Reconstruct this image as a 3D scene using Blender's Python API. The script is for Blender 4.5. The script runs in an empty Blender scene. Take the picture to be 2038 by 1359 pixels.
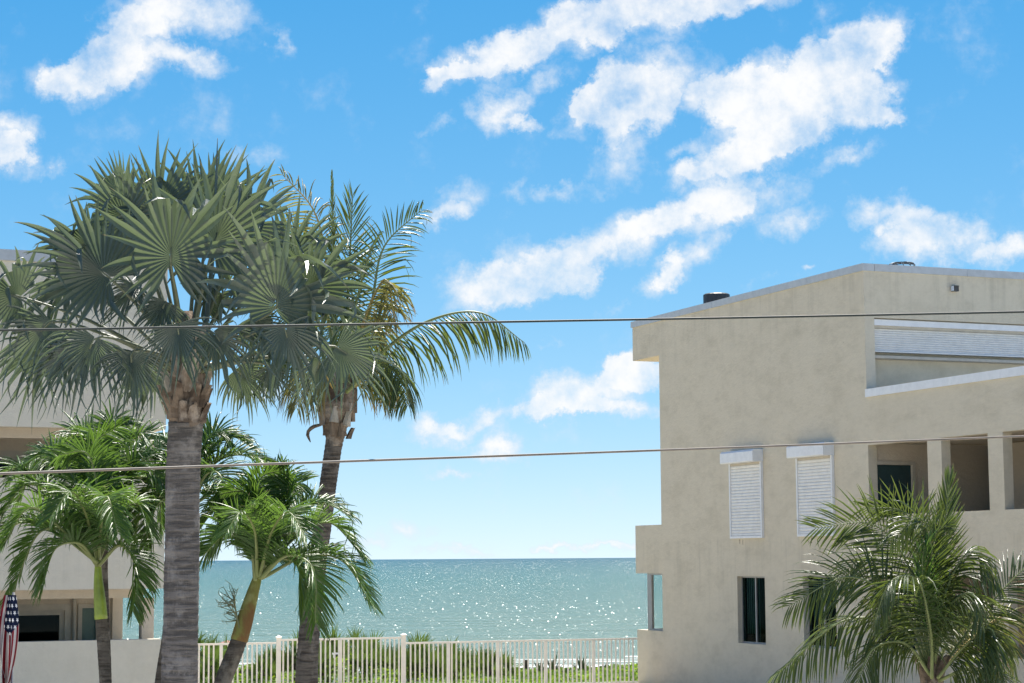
import bpy, math, random
from mathutils import Vector, Matrix, noise as mnoise

S = bpy.context.scene
COL = S.collection
V = Vector
UZ = Vector((0, 0, 1))
RAD = math.radians

# ------------------------------------------------------------------ camera
F, CX, CY = 4000.0, 1019.0, 679.5            # focal length and centre in pixels of the photograph
PITCH, ROLL = math.atan((1111.0 - CY) / F), 0.0068
CAM = V((0, 0, 5.0))
_fwd = V((0, math.cos(PITCH), math.sin(PITCH)))
_up0 = V((0, -math.sin(PITCH), math.cos(PITCH)))
_rt0 = V((1, 0, 0))
_rt = _rt0 * math.cos(ROLL) - _up0 * math.sin(ROLL)
_up = _up0 * math.cos(ROLL) + _rt0 * math.sin(ROLL)
cam = bpy.data.objects.new('camera', bpy.data.cameras.new('camera'))
COL.objects.link(cam)
cam.data.sensor_width = 36.0
cam.data.lens = 36.0 * F / 2038.0
cam.data.clip_start = 0.1
cam.data.clip_end = 80000
m = Matrix((_rt, _up, -_fwd)).transposed().to_4x4()
m.translation = CAM
cam.matrix_world = m
S.camera = cam


def ray(px, py):
    return _fwd * F + _rt * (px - CX) + _up * (CY - py)


def P(px, py, Y):
    d = ray(px, py)
    return CAM + d * (Y / d.y)


# ------------------------------------------------------------------ sun and sky
SUN_EL, SUN_AZ = RAD(60), RAD(8)              # azimuth from +Y towards +X
sun = bpy.data.objects.new('sun', bpy.data.lights.new('sun', 'SUN'))
COL.objects.link(sun)
sun.data.energy = 5.0
sun.data.angle = RAD(0.5)
sun.data.color = (1.0, 0.95, 0.87)
sdir = V((math.sin(SUN_AZ) * math.cos(SUN_EL), math.cos(SUN_AZ) * math.cos(SUN_EL), math.sin(SUN_EL)))
sun.rotation_euler = (-sdir).to_track_quat('-Z', 'Y').to_euler()
S.view_settings.view_transform = 'Standard'
S.view_settings.look = 'None'
S.view_settings.gamma = 1.0
S.view_settings.use_curve_mapping = False
S.view_settings.exposure = 1.12
S.cycles.use_denoising = True
S.cycles.max_bounces = 8
S.cycles.transparent_max_bounces = 12
S.cycles.sample_clamp_indirect = 6.0

CLOUDS = [  # centre x, y, half width, half height (pixels of the photograph), tilt in degrees, weight
    (340, 15, 170, 70, 0, 1.0), (265, 95, 120, 75, 0, 1.0), (185, 145, 110, 60, 20, 1.0), (110, 150, 70, 50, 0, .8), (400, 128, 70, 30, -10, .7),
    (30, 245, 70, 40, 0, .9), (45, 315, 65, 50, 30, .8), (25, 300, 60, 40, 0, .7),
    (970, 120, 150, 50, 20, .95), (1110, 65, 180, 65, 15, 1.1), (1290, 25, 200, 60, 8, 1.1), (1420, 0, 150, 45, 5, 1.0), (890, 150, 70, 18, 10, .7),
    (990, 205, 65, 42, 10, .9), (1050, 235, 50, 16, -15, .7), (1085, 160, 75, 26, 15, .65),
    (1300, 165, 140, 80, 20, 1.1), (1210, 215, 95, 60, 20, 1.0), (1250, 200, 90, 90, 0, .9),
    (1745, 70, 90, 60, 45, .9), (1660, 25, 60, 40, 30, .5), (1680, 110, 120, 60, 28, .9), (1560, 165, 160, 62, 22, 1.0), (1455, 195, 95, 62, 10, 1.1), (1620, 215, 170, 80, 5, 1.0), (1510, 262, 120, 60, 10, 1.0), (1740, 190, 80, 80, 0, .9), (1790, 235, 50, 24, 20, .7), (1565, 280, 120, 48, 5, .95),
    (1245, 320, 70, 55, 20, .75), (1150, 372, 65, 24, 10, .75), (1370, 345, 70, 36, 5, .85), (1360, 285, 45, 16, 10, .5), (1430, 335, 70, 40, 0, .7),
    (1500, 340, 80, 40, 0, .45), (1500, 395, 110, 50, 12, .85), (1380, 420, 150, 46, 14, .9), (1230, 470, 150, 56, 16, .9), (1090, 520, 110, 60, 12, .9), (950, 572, 115, 54, 6, 1.05), (1080, 570, 110, 40, 15, .8), (1590, 435, 70, 28, 20, .7),
    (930, 385, 85, 44, 15, .75), (885, 430, 60, 22, 15, .6), (1050, 375, 42, 22, 20, .6), (1690, 318, 105, 22, 18, .7),
    (1385, 505, 100, 44, 35, .95), (1310, 560, 50, 36, 20, .75), (1765, 418, 95, 36, 0, .95), (1850, 478, 130, 62, 3, 1.3), (2020, 500, 80, 34, 10, .9), (1510, 560, 50, 20, 20, .5),
    (1265, 738, 80, 32, 8, 1.0), (1165, 778, 150, 52, 14, 1.05), (1120, 812, 90, 24, 5, .85), (1250, 815, 90, 20, 5, .75),
    (862, 855, 70, 34, -10, .9), (962, 838, 80, 26, 8, .85), (1008, 885, 70, 30, 5, .95), (898, 937, 45, 14, 0, .65), (520, 790, 70, 34, 0, .9),
    (820, 1050, 60, 28, -10, .8), (900, 1098, 90, 14, 0, .8), (1180, 1104, 130, 9, 0, .8), (740, 1075, 50, 24, 0, .55), (1080, 1100, 60, 12, 0, .6), (690, 1095, 90, 16, 0, .6),
    (1125, 682, 45, 18, -15, .7), (1195, 610, 50, 18, 20, .55), (1075, 692, 30, 10, 0, .5), (555, 85, 26, 40, 20, .6), (850, 250, 50, 18, 20, .5), (510, 315, 50, 30, 0, .45), (1590, 523, 26, 10, 0, .6),
]


def build_world():
    w = bpy.data.worlds.new('World')
    S.world = w
    w.use_nodes = True
    nt = w.node_tree
    nt.nodes.clear()
    N, Lk = nt.nodes.new, nt.links.new

    def math_(op, a, b=None, c=None, clamp=False):
        n = N('ShaderNodeMath'); n.operation = op; n.use_clamp = clamp
        for i, x in enumerate((a, b, c)):
            if x is None: continue
            if isinstance(x, (int, float)): n.inputs[i].default_value = x
            else: Lk(x, n.inputs[i])
        return n.outputs[0]
    out = N('ShaderNodeOutputWorld'); bg = N('ShaderNodeBackground')
    bg.inputs['Strength'].default_value = 0.10
    Lk(bg.outputs[0], out.inputs['Surface'])
    sky = N('ShaderNodeTexSky'); sky.sky_type = 'NISHITA'; sky.sun_disc = False
    sky.sun_elevation = SUN_EL; sky.sun_rotation = SUN_AZ
    sky.altitude = 2000; sky.air_density = 0.3; sky.dust_density = 0.0; sky.ozone_density = 8.0
    # one soft shoulder and one saturation for the whole sky, as the camera's picture style gives: c / (1 + 0.8 c)
    k1 = N('ShaderNodeVectorMath'); k1.operation = 'MULTIPLY_ADD'; Lk(sky.outputs[0], k1.inputs[0]); k1.inputs[1].default_value = (.8, .8, .8); k1.inputs[2].default_value = (1, 1, 1)
    dv = N('ShaderNodeVectorMath'); dv.operation = 'DIVIDE'; Lk(sky.outputs[0], dv.inputs[0]); Lk(k1.outputs[0], dv.inputs[1])
    hs = N('ShaderNodeHueSaturation'); hs.inputs['Saturation'].default_value = 1.50; Lk(dv.outputs[0], hs.inputs['Color'])
    mxx = N('ShaderNodeVectorMath'); mxx.operation = 'MAXIMUM'; Lk(hs.outputs[0], mxx.inputs[0]); mxx.inputs[1].default_value = (.05, .05, .05)
    scl = N('ShaderNodeVectorMath'); scl.operation = 'SCALE'; Lk(mxx.outputs[0], scl.inputs[0]); scl.inputs['Scale'].default_value = 1.0 * 4.6
    tc = N('ShaderNodeTexCoord')
    sep = N('ShaderNodeSeparateXYZ'); Lk(tc.outputs['Generated'], sep.inputs[0])
    ysafe = math_('MAXIMUM', sep.outputs['Y'], 0.05)
    u = math_('DIVIDE', sep.outputs['X'], ysafe); v = math_('DIVIDE', sep.outputs['Z'], ysafe)
    uv = N('ShaderNodeCombineXYZ'); Lk(u, uv.inputs[0]); Lk(v, uv.inputs[1])
    # wind-torn edges: warp the position with noise before measuring the cloud lumps
    nz = N('ShaderNodeTexNoise'); nz.inputs['Scale'].default_value = 26; nz.inputs['Detail'].default_value = 7; nz.inputs['Roughness'].default_value = .66
    Lk(tc.outputs['Generated'], nz.inputs['Vector'])
    wv = N('ShaderNodeVectorMath'); wv.operation = 'SUBTRACT'; Lk(nz.outputs['Color'], wv.inputs[0]); wv.inputs[1].default_value = (.5, .5, .5)
    ws = N('ShaderNodeVectorMath'); ws.operation = 'MULTIPLY_ADD'; Lk(wv.outputs[0], ws.inputs[0]); ws.inputs[1].default_value = (.060, .042, 0); Lk(uv.outputs[0], ws.inputs[2])
    acc = None
    for (cx, cy, rx, ry, ang, wt) in CLOUDS:
        d = ray(cx, cy)
        mp = N('ShaderNodeMapping'); mp.vector_type = 'TEXTURE'
        mp.inputs['Location'].default_value = (d.x / d.y, d.z / d.y, 0)
        mp.inputs['Rotation'].default_value = (0, 0, RAD(ang))
        mp.inputs['Scale'].default_value = (1.14 * rx / F, 1.14 * ry / F, 1)
        Lk(ws.outputs[0], mp.inputs['Vector'])
        g = N('ShaderNodeTexGradient'); g.gradient_type = 'SPHERICAL'; Lk(mp.outputs[0], g.inputs['Vector'])
        gp = math_('POWER', g.outputs['Fac'], .7)
        acc = math_('MULTIPLY', gp, wt) if acc is None else math_('MULTIPLY_ADD', gp, wt, acc)
    lump = math_('MINIMUM', acc, 0.88)
    # everywhere else on the sky: the same kind of broken cloud from plain noise
    n2 = N('ShaderNodeTexNoise'); n2.inputs['Scale'].default_value = 7; n2.inputs['Detail'].default_value = 4
    mp2 = N('ShaderNodeMapping'); mp2.inputs['Scale'].default_value = (1, 1, 2.2); Lk(tc.outputs['Generated'], mp2.inputs['Vector']); Lk(mp2.outputs[0], n2.inputs['Vector'])
    wide = N('ShaderNodeMapRange'); wide.inputs[1].default_value = .5; wide.inputs[2].default_value = .72; wide.inputs[3].default_value = 0; wide.inputs[4].default_value = .8
    Lk(n2.outputs['Fac'], wide.inputs[0])
    au = math_('ABSOLUTE', u)
    outu = N('ShaderNodeMapRange'); outu.interpolation_type = 'SMOOTHSTEP'; outu.inputs[1].default_value = .27; outu.inputs[2].default_value = .36; Lk(au, outu.inputs[0])
    outv = N('ShaderNodeMapRange'); outv.interpolation_type = 'SMOOTHSTEP'; outv.inputs[1].default_value = .29; outv.inputs[2].default_value = .36; Lk(v, outv.inputs[0])
    back = math_('LESS_THAN', sep.outputs['Y'], 0.06)
    om = math_('MAXIMUM', math_('MAXIMUM', outu.outputs[0], outv.outputs[0]), back)
    mixd = N('ShaderNodeMix'); mixd.data_type = 'FLOAT'
    Lk(om, mixd.inputs['Factor']); Lk(lump, mixd.inputs['A']); Lk(wide.outputs[0], mixd.inputs['B'])
    fine = N('ShaderNodeTexNoise'); fine.inputs['Scale'].default_value = 42; fine.inputs['Detail'].default_value = 8; fine.inputs['Roughness'].default_value = .62
    Lk(tc.outputs['Generated'], fine.inputs['Vector'])
    fz = math_('SUBTRACT', fine.outputs['Fac'], .5)
    mid = N('ShaderNodeTexNoise'); mid.inputs['Scale'].default_value = 95; mid.inputs['Detail'].default_value = 6; mid.inputs['Roughness'].default_value = .6
    Lk(tc.outputs['Generated'], mid.inputs['Vector'])
    big = N('ShaderNodeTexNoise'); big.inputs['Scale'].default_value = 17; big.inputs['Detail'].default_value = 3; Lk(tc.outputs['Generated'], big.inputs['Vector'])
    fz = math_('MULTIPLY_ADD', math_('SUBTRACT', big.outputs['Fac'], .5), .55, math_('MULTIPLY', fz, 1.0))
    fz = math_('ADD', math_('MULTIPLY', fz, 1.45), math_('MULTIPLY', math_('SUBTRACT', mid.outputs['Fac'], .5), .5))
    dens = math_('ADD', fz, math_('MULTIPLY', mixd.outputs['Result'], 1.0))
    al = N('ShaderNodeMapRange'); al.interpolation_type = 'SMOOTHSTEP'; al.inputs[1].default_value = .05; al.inputs[2].default_value = 1.12
    Lk(dens, al.inputs[0])
    lo = N('ShaderNodeMapRange'); lo.interpolation_type = 'SMOOTHSTEP'; lo.inputs[1].default_value = .3; lo.inputs[2].default_value = 1.2; Lk(dens, lo.inputs[0])
    cc = N('ShaderNodeMix'); cc.data_type = 'RGBA'
    cc.inputs['A'].default_value = (3.55, 3.9, 4.3, 1); cc.inputs['B'].default_value = (4.7, 4.7, 4.7, 1)
    Lk(lo.outputs[0], cc.inputs['Factor'])
    mx = N('ShaderNodeMix'); mx.data_type = 'RGBA'
    alpha = math_('MULTIPLY', al.outputs[0], .97)
    Lk(alpha, mx.inputs['Factor']); Lk(scl.outputs[0], mx.inputs['A']); Lk(cc.outputs['Result'], mx.inputs['B'])
    Lk(mx.outputs['Result'], bg.inputs['Color'])
    w.cycles.sampling_method = 'MANUAL'
    w.cycles.sample_map_resolution = 1024


build_world()


# ------------------------------------------------------------------ materials
class Mat:
    def __init__(self, name):
        self.m = bpy.data.materials.new(name); self.m.use_nodes = True
        self.nt = self.m.node_tree; self.b = self.nt.nodes['Principled BSDF']; self.out = self.nt.nodes['Material Output']

    def n(self, t, **kw):
        x = self.nt.nodes.new(t)
        for k, val in kw.items():
            if k[0] == '_': setattr(x, k[1:], val)
            else: x.inputs[k.replace('__', ' ')].default_value = val
        return x

    def l(self, a, b): self.nt.links.new(a, b)

    def pos(self, scale=(1, 1, 1)):
        g = self.n('ShaderNodeNewGeometry'); mp = self.n('ShaderNodeMapping', Scale=scale)
        self.l(g.outputs['Position'], mp.inputs['Vector']); return mp.outputs[0]

    def noise(self, vec, scale, detail=4, rough=.55):
        x = self.n('ShaderNodeTexNoise', Scale=scale, Detail=detail, Roughness=rough)
        if vec is not None: self.l(vec, x.inputs['Vector'])
        return x.outputs['Fac']

    def rng(self, fac, a, b, c=0.0, d=1.0, smooth=True):
        x = self.n('ShaderNodeMapRange')
        if smooth: x.interpolation_type = 'SMOOTHSTEP'
        for i, val in zip((1, 2, 3, 4), (a, b, c, d)): x.inputs[i].default_value = val
        self.l(fac, x.inputs[0]); return x.outputs[0]

    def mix(self, fac, a, b, mode='MIX'):
        x = self.n('ShaderNodeMix'); x.data_type = 'RGBA'; x.blend_type = mode
        for sock, val in (('Factor', fac), ('A', a), ('B', b)):
            if isinstance(val, (int, float)): x.inputs[sock].default_value = val
            elif isinstance(val, tuple): x.inputs[sock].default_value = (*val, 1)[:4]
            else: self.l(val, x.inputs[sock])
        return x.outputs['Result']

    def math(self, op, a, b=None, c=None):
        x = self.n('ShaderNodeMath'); x.operation = op
        for i, val in enumerate((a, b, c)):
            if val is None: continue
            if isinstance(val, (int, float)): x.inputs[i].default_value = val
            else: self.l(val, x.inputs[i])
        return x.outputs[0]

    def bump(self, h, strength, dist, normal=None):
        x = self.n('ShaderNodeBump', Strength=strength, Distance=dist); self.l(h, x.inputs['Height'])
        if normal is not None: self.l(normal, x.inputs['Normal'])
        return x.outputs[0]

    def set(self, col=None, rough=None, normal=None, spec=None, metal=None):
        for k, val in (('Base Color', col), ('Roughness', rough), ('Normal', normal), ('Specular IOR Level', spec), ('Metallic', metal)):
            if val is None: continue
            if isinstance(val, (int, float)): self.b.inputs[k].default_value = val
            elif isinstance(val, tuple): self.b.inputs[k].default_value = (*val, 1)[:4]
            else: self.l(val, self.b.inputs[k])
        return self.m


def stucco(name, c, dirt, amount=1.0):
    t = Mat(name)
    big = t.noise(t.pos((1, .5, 1)), .55, 5, .6)
    streak = t.noise(t.pos((1.3, .6, .45)), 1.6, 7, .72)
    blot = t.noise(t.pos((1, .45, 1.1)), 1.9, 7, .7)
    f = t.math('MULTIPLY', t.rng(streak, .42, .8), t.rng(big, .38, .72))
    f = t.math('ADD', t.math('MULTIPLY', f, .30 * amount), t.math('MULTIPLY', t.rng(blot, .42, .72), .40 * amount))
    col = t.mix(f, c, dirt)
    drip = t.noise(t.pos((2.6, 1.3, .10)), 1.9, 5, .7)
    g = t.n('ShaderNodeNewGeometry'); sp = t.n('ShaderNodeSeparateXYZ'); t.l(g.outputs['Position'], sp.inputs[0])
    reach = t.math('MAXIMUM', t.rng(sp.outputs['Z'], 9.9, 12.2), t.math('MULTIPLY', t.rng(sp.outputs['Z'], 2.0, 5.4), t.rng(sp.outputs['Z'], 5.4, 5.6, 1, 0)))
    col = t.mix(t.math('MULTIPLY', t.math('MULTIPLY', t.rng(drip, .46, .72), reach), .30 * amount), col, (dirt[0] * .72, dirt[1] * .74, dirt[2] * .78))
    fine = t.noise(t.pos((1, .45, 1.1)), 9, 6, .7); grit = t.noise(t.pos(), 70, 3, .6)
    col = t.mix(t.rng(fine, .35, .7, 0, .10), col, (dirt[0] * .8, dirt[1] * .8, dirt[2] * .8))
    spots = t.n('ShaderNodeTexVoronoi', Scale=1.1); t.l(t.pos(), spots.inputs['Vector'])
    col = t.mix(t.rng(spots.outputs['Distance'], .012, .03, .5, 0), col, (.18, .15, .11))
    nb = t.bump(fine, .55, .03); nb = t.bump(grit, .35, .012, nb)
    return t.set(col, .9, nb, .2)


def plain(name, c, rough=.5, metal=0.0, vary=.12, spec=.4, scale=6):
    t = Mat(name)
    nn = t.noise(t.pos(), scale, 5, .6)
    col = t.mix(t.rng(nn, .3, .75, 0, 1), c, tuple(x * (1 - vary * 2) for x in c))
    return t.set(col, rough, t.bump(t.noise(t.pos(), 60, 2), .08, .01), spec, metal)


def leaf(name, c_a, c_b, trans, tip, tipcol, rough=.38, tmix=.32, spec=.5):
    """Leaf blade: UV.y runs from stalk to tip, UV.x across; each frond differs a little."""
    t = Mat(name)
    oi = t.n('ShaderNodeObjectInfo'); uv = t.n('ShaderNodeTexCoord')
    s = t.n('ShaderNodeSeparateXYZ'); t.l(uv.outputs['UV'], s.inputs[0])
    blot = t.noise(t.pos(), 5.0, 4, .6)
    f = t.math('ADD', t.math('MULTIPLY', oi.outputs['Random'], .6), t.math('MULTIPLY', blot, .5))
    col = t.mix(f, c_a, c_b)
    tn = t.math('ADD', s.outputs['Y'], t.math('MULTIPLY', t.math('SUBTRACT', t.noise(t.pos(), 8, 3), .5), .7))
    tf = t.rng(tn, tip, tip + .22)
    col = t.mix(tf, col, tipcol)
    wav = t.n('ShaderNodeTexWave', Scale=9.0, Distortion=.6); wav.bands_direction = 'X'; t.l(uv.outputs['UV'], wav.inputs['Vector'])
    nb = t.bump(wav.outputs['Fac'], .18, .004)
    t.set(col, rough, nb, spec)
    tr = t.n('ShaderNodeBsdfTranslucent'); t.l(t.mix(tf, trans, tipcol), tr.inputs['Color'])
    mx = t.n('ShaderNodeMixShader'); mx.inputs[0].default_value = tmix
    t.l(t.b.outputs[0], mx.inputs[1]); t.l(tr.outputs[0], mx.inputs[2]); t.l(mx.outputs[0], t.out.inputs['Surface'])
    return t.m


def bark(name, c, dark, pale, band, sc=1.0):
    t = Mat(name)
    p = t.pos((1, 1, 1))
    rings = t.noise(t.pos((1.0, 1.0, band)), 2.2 * sc, 6, .65)
    fib = t.noise(t.pos((9, 9, 1.2)), 3.0, 4, .6)
    lich = t.noise(p, 3.1, 6, .65)
    col = t.mix(t.rng(rings, .40, .60), dark, c)
    col = t.mix(t.rng(fib, .5, .8, 0, .5), col, dark)
    col = t.mix(t.rng(lich, .5, .66, 0, .75), col, pale)
    h = t.math('ADD', rings, t.math('MULTIPLY', fib, .6))
    return t.set(col, .92, t.bump(h, .8, .05), .15)


M = {}
M['stucco_r'] = stucco('stucco_right', (.638, .566, .428), (.433, .378, .27))
M['stucco_l'] = stucco('stucco_left', (.69, .635, .51), (.52, .475, .37), .6)
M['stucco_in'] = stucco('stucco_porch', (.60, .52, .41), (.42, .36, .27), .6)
M['coping'] = plain('coping_metal', (.47, .495, .50), .45, 0, .07)
M['white'] = plain('white_paint', (.78, .78, .76), .45, 0, .05)
M['slat'] = plain('shutter_slat', (.75, .735, .69), .4, 0, .06)
M['fence'] = plain('fence_paint', (.90, .83, .71), .4, 0, .06)
M['frame'] = plain('window_frame', (.34, .33, .31), .4, .3, .08)
M['beige_trim'] = plain('beige_trim', (.52, .47, .38), .6, 0, .08)
M['dark_metal'] = plain('dark_metal', (.03, .035, .04), .5, .2, .1)
M['door'] = plain('teal_door', (.028, .06, .062), .4, 0, .1)
M['green_door'] = plain('grey_green_door', (.16, .24, .21), .5, 0, .1)
M['curtain'] = plain('curtain', (.16, .25, .24), .7, 0, .12)
M['dark_room'] = plain('dark_room', (.025, .025, .025), .9, 0, .1)
M['lamp'] = plain('lamp_case', (.10, .09, .08), .35, .4, .1)
M['lens'] = plain('lamp_lens', (.7, .75, .8), .15, 0, .05)
M['red_roof'] = plain('red_roof', (.30, .09, .07), .7, 0, .15)
M['wood'] = bark('weathered_wood', (.16, .13, .10), (.06, .05, .04), (.25, .22, .19), 1.0)
M['cable_dark'] = plain('cable_dark', (.02, .03, .025), .55, 0, .1)
M['cable_pale'] = plain('cable_pale', (.20, .17, .135), .6, 0, .15)
M['fan_leaf'] = leaf('fan_palm_leaf', (.064, .092, .074), (.138, .176, .142), (.165, .225, .08), .94, (.30, .22, .12), .36, .22, .9)
M['coco_leaf'] = leaf('coconut_leaf', (.026, .052, .015), (.060, .088, .026), (.17, .23, .035), .88, (.26, .19, .09), .34, .30, .5)
M['coco_old'] = leaf('coconut_old_leaf', (.085, .10, .028), (.15, .145, .05), (.34, .32, .07), .70, (.27, .19, .09), .42, .38)
M['feather_leaf'] = leaf('feather_palm_leaf', (.036, .088, .016), (.068, .138, .024), (.17, .30, .04), .90, (.36, .28, .17), .38, .30, .45)
M['palmetto'] = leaf('palmetto_leaf', (.034, .075, .018), (.08, .135, .03), (.20, .30, .05), .93, (.26, .2, .1), .6, .28, .2)
M['agave'] = leaf('agave_leaf', (.022, .042, .018), (.042, .068, .032), (.07, .12, .03), .97, (.2, .16, .1), .45, .15)
M['scrub'] = leaf('scrub_leaf', (.055, .135, .012), (.125, .215, .02), (.32, .48, .03), 9, (.3, .3, .1), .55, .42, .25)
M['rachis'] = plain('leaf_stalk', (.22, .26, .09), .45, 0, .15)
M['rachis_fan'] = plain('fan_leaf_stalk', (.17, .19, .11), .45, 0, .15)
M['rachis_old'] = plain('old_leaf_stalk', (.42, .31, .09), .5, 0, .15)
M['trunk_fan'] = bark('fan_palm_bark', (.20, .178, .155), (.095, .085, .075), (.30, .275, .245), 9.0)
M['trunk_coco'] = bark('coconut_bark', (.165, .142, .118), (.072, .06, .048), (.28, .25, .21), 9.0)
M['trunk_feather'] = bark('feather_palm_bark', (.125, .108, .088), (.058, .05, .04), (.21, .19, .155), 8.0)
M['crownshaft'] = plain('crownshaft', (.30, .40, .05), .35, 0, .25, .5, 3)
M['crownshaft_old'] = bark('old_crownshaft', (.20, .22, .06), (.16, .09, .04), (.28, .28, .12), .5)
M['boot'] = bark('leaf_base_pale', (.40, .37, .31), (.24, .19, .145), (.52, .49, .43), 1.4)
M['boot_old'] = bark('leaf_base_brown', (.22, .17, .125), (.095, .07, .052), (.36, .31, .255), 1.6)
M['twig'] = plain('twig', (.17, .18, .09), .7, 0, .15)


def glass():
    t = Mat('clear_glass')
    tr = t.n('ShaderNodeBsdfTransparent', Color=(.975, .99, .985, 1)); gl = t.n('ShaderNodeBsdfGlossy', Roughness=.02)
    lw = t.n('ShaderNodeLayerWeight', Blend=.5); mx = t.n('ShaderNodeMixShader')
    t.l(t.math('MULTIPLY_ADD', t.math('POWER', lw.outputs['Facing'], 4.0), .5, .03), mx.inputs[0]); t.l(tr.outputs[0], mx.inputs[1]); t.l(gl.outputs[0], mx.inputs[2]); t.l(mx.outputs[0], t.out.inputs['Surface'])
    return t.m


def tinted():
    t = Mat('tinted_glass')
    tr = t.n('ShaderNodeBsdfTransparent', Color=(.50, .60, .58, 1)); gl = t.n('ShaderNodeBsdfGlossy', Roughness=.04)
    gl.inputs['Color'].default_value = (.18, .2, .2, 1)
    lw = t.n('ShaderNodeLayerWeight', Blend=.5); mx = t.n('ShaderNodeMixShader')
    t.l(t.math('MULTIPLY_ADD', t.math('POWER', lw.outputs['Facing'], 4.0), .5, .03), mx.inputs[0]); t.l(tr.outputs[0], mx.inputs[1]); t.l(gl.outputs[0], mx.inputs[2]); t.l(mx.outputs[0], t.out.inputs['Surface'])
    return t.m


M['glass'] = glass()
M['tinted'] = tinted()


# ------------------------------------------------------------------ mesh helpers
class MB:
    def __init__(self):
        self.v, self.f, self.uv, self.smooth = [], [], [], False

    def vert(self, p, uv=(0, 0)):
        self.v.append(V(p)); self.uv.append(uv); return len(self.v) - 1

    def quad(self, a, b, c, d): self.f.append((self.vert(a), self.vert(b), self.vert(c), self.vert(d)))

    def box(self, o, ax, ay, az):
        """Box with corner o and edge vectors ax, ay, az."""
        o, ax, ay, az = V(o), V(ax), V(ay), V(az)
        i = [self.vert(o + ax * a + ay * b + az * c) for c in (0, 1) for b in (0, 1) for a in (0, 1)]
        fs = [(0, 2, 3, 1), (4, 5, 7, 6), (0, 1, 5, 4), (1, 3, 7, 5), (3, 2, 6, 7), (2, 0, 4, 6)]
        if ax.cross(ay).dot(az) < 0: fs = [f[::-1] for f in fs]
        self.f += [tuple(i[k] for k in f) for f in fs]

    def tube(self, pts, radii, n=8, cap=True, squash=None):
        pts = [V(p) for p in pts]
        rings = []
        ref = None
        for k, p in enumerate(pts):
            t = (pts[min(k + 1, len(pts) - 1)] - pts[max(k - 1, 0)]).normalized()
            if ref is None: ref = V((1, 0, 0)) if abs(t.x) < .9 else V((0, 1, 0))
            ref = (ref - t * ref.dot(t)).normalized(); bi = t.cross(ref)
            r = radii[k] if hasattr(radii, '__len__') else radii
            rings.append([self.vert(p + (ref * math.cos(6.28318 * j / n) + bi * math.sin(6.28318 * j / n)) * r, (j / n, k / max(1, len(pts) - 1))) for j in range(n)])
        for a, b in zip(rings, rings[1:]):
            for j in range(n): self.f.append((a[j], a[(j + 1) % n], b[(j + 1) % n], b[j]))
        if cap: self.f.append(tuple(rings[0][::-1])); self.f.append(tuple(rings[-1]))

    def mesh(self, name, mat, base=V((0, 0, 0))):
        me = bpy.data.meshes.new(name)
        me.from_pydata([tuple(p - base) for p in self.v], [], self.f)
        ul = me.uv_layers.new(name='UVMap')
        idx = [0] * len(me.loops); me.loops.foreach_get('vertex_index', idx)
        flat = []
        for i in idx: flat += self.uv[i]
        ul.data.foreach_set('uv', flat)
        if self.smooth: me.polygons.foreach_set('use_smooth', [True] * len(me.polygons))
        for mm in (mat if isinstance(mat, (list, tuple)) else [mat]): me.materials.append(mm)
        me.update()
        return me


BASE = {}


def thing(name, label, cat, loc, group=None):
    o = bpy.data.objects.new(name, None); COL.objects.link(o); o.empty_display_size = .3
    o.location = loc; o['label'] = label; o['category'] = cat
    if group: o['group'] = group
    BASE[o.name] = V(loc)
    return o


def part(name, mb, mat, parent=None, label=None, kind=None):
    base = BASE.get(parent.name, V((0, 0, 0))) if parent else V((0, 0, 0))
    o = bpy.data.objects.new(name, mb.mesh(name, mat, base)); COL.objects.link(o)
    if parent: o.parent = parent
    BASE[o.name] = base
    if label: o['label'] = label
    if kind: o['kind'] = kind
    return o


def shared(name, me, loc, parent, rot=None):
    """One more object on mesh data ME, its origin at the world point LOC."""
    o = bpy.data.objects.new(name, me); COL.objects.link(o); o.parent = parent
    o.location = V(loc) - BASE[parent.name]
    if rot: o.rotation_euler = rot
    BASE[o.name] = V(loc)
    return o


def tag(o, label, cat, group=None):
    o['label'] = label; o['category'] = cat
    if group: o['group'] = group
    return o


def catmull(pts, n):
    pts = [V(p) for p in pts]
    ext = [pts[0] * 2 - pts[1]] + pts + [pts[-1] * 2 - pts[-2]]
    dense = []
    for k in range(1, len(ext) - 2):
        p0, p1, p2, p3 = ext[k - 1:k + 3]
        t1 = max(1e-4, (p1 - p0).length) ** .5; t2 = t1 + max(1e-4, (p2 - p1).length) ** .5; t3 = t2 + max(1e-4, (p3 - p2).length) ** .5
        for i in range(24):
            t = t1 + (t2 - t1) * i / 24
            a1 = p0.lerp(p1, t / t1); a2 = p1.lerp(p2, (t - t1) / (t2 - t1)); a3 = p2.lerp(p3, (t - t2) / (t3 - t2))
            b1 = a1.lerp(a2, t / t2); b2 = a2.lerp(a3, (t - t1) / (t3 - t1))
            dense.append(b1.lerp(b2, (t - t1) / (t2 - t1)))
    dense.append(pts[-1])
    cum = [0]
    for a, b in zip(dense, dense[1:]): cum.append(cum[-1] + (b - a).length)
    out, j = [], 0
    for i in range(n):
        d = cum[-1] * i / (n - 1)
        while j < len(cum) - 2 and cum[j + 1] < d: j += 1
        seg = cum[j + 1] - cum[j]
        out.append(dense[j].lerp(dense[j + 1], 0 if seg == 0 else min(1, (d - cum[j]) / seg)))
    return out, cum[-1]


# ------------------------------------------------------------------ ground, beach, sea
SEA_Z = -3.0


def sm(a, b, x):
    t = max(0, min(1, (x - a) / (b - a))); return t * t * (3 - 2 * t)


def ground_z(x, y):
    z = 1.2 * sm(30, 44, y)
    z -= .5 * sm(62, 72, y) + 3.1 * sm(70, 100, y) + 1.4 * sm(95, 165, y)
    return z


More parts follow.
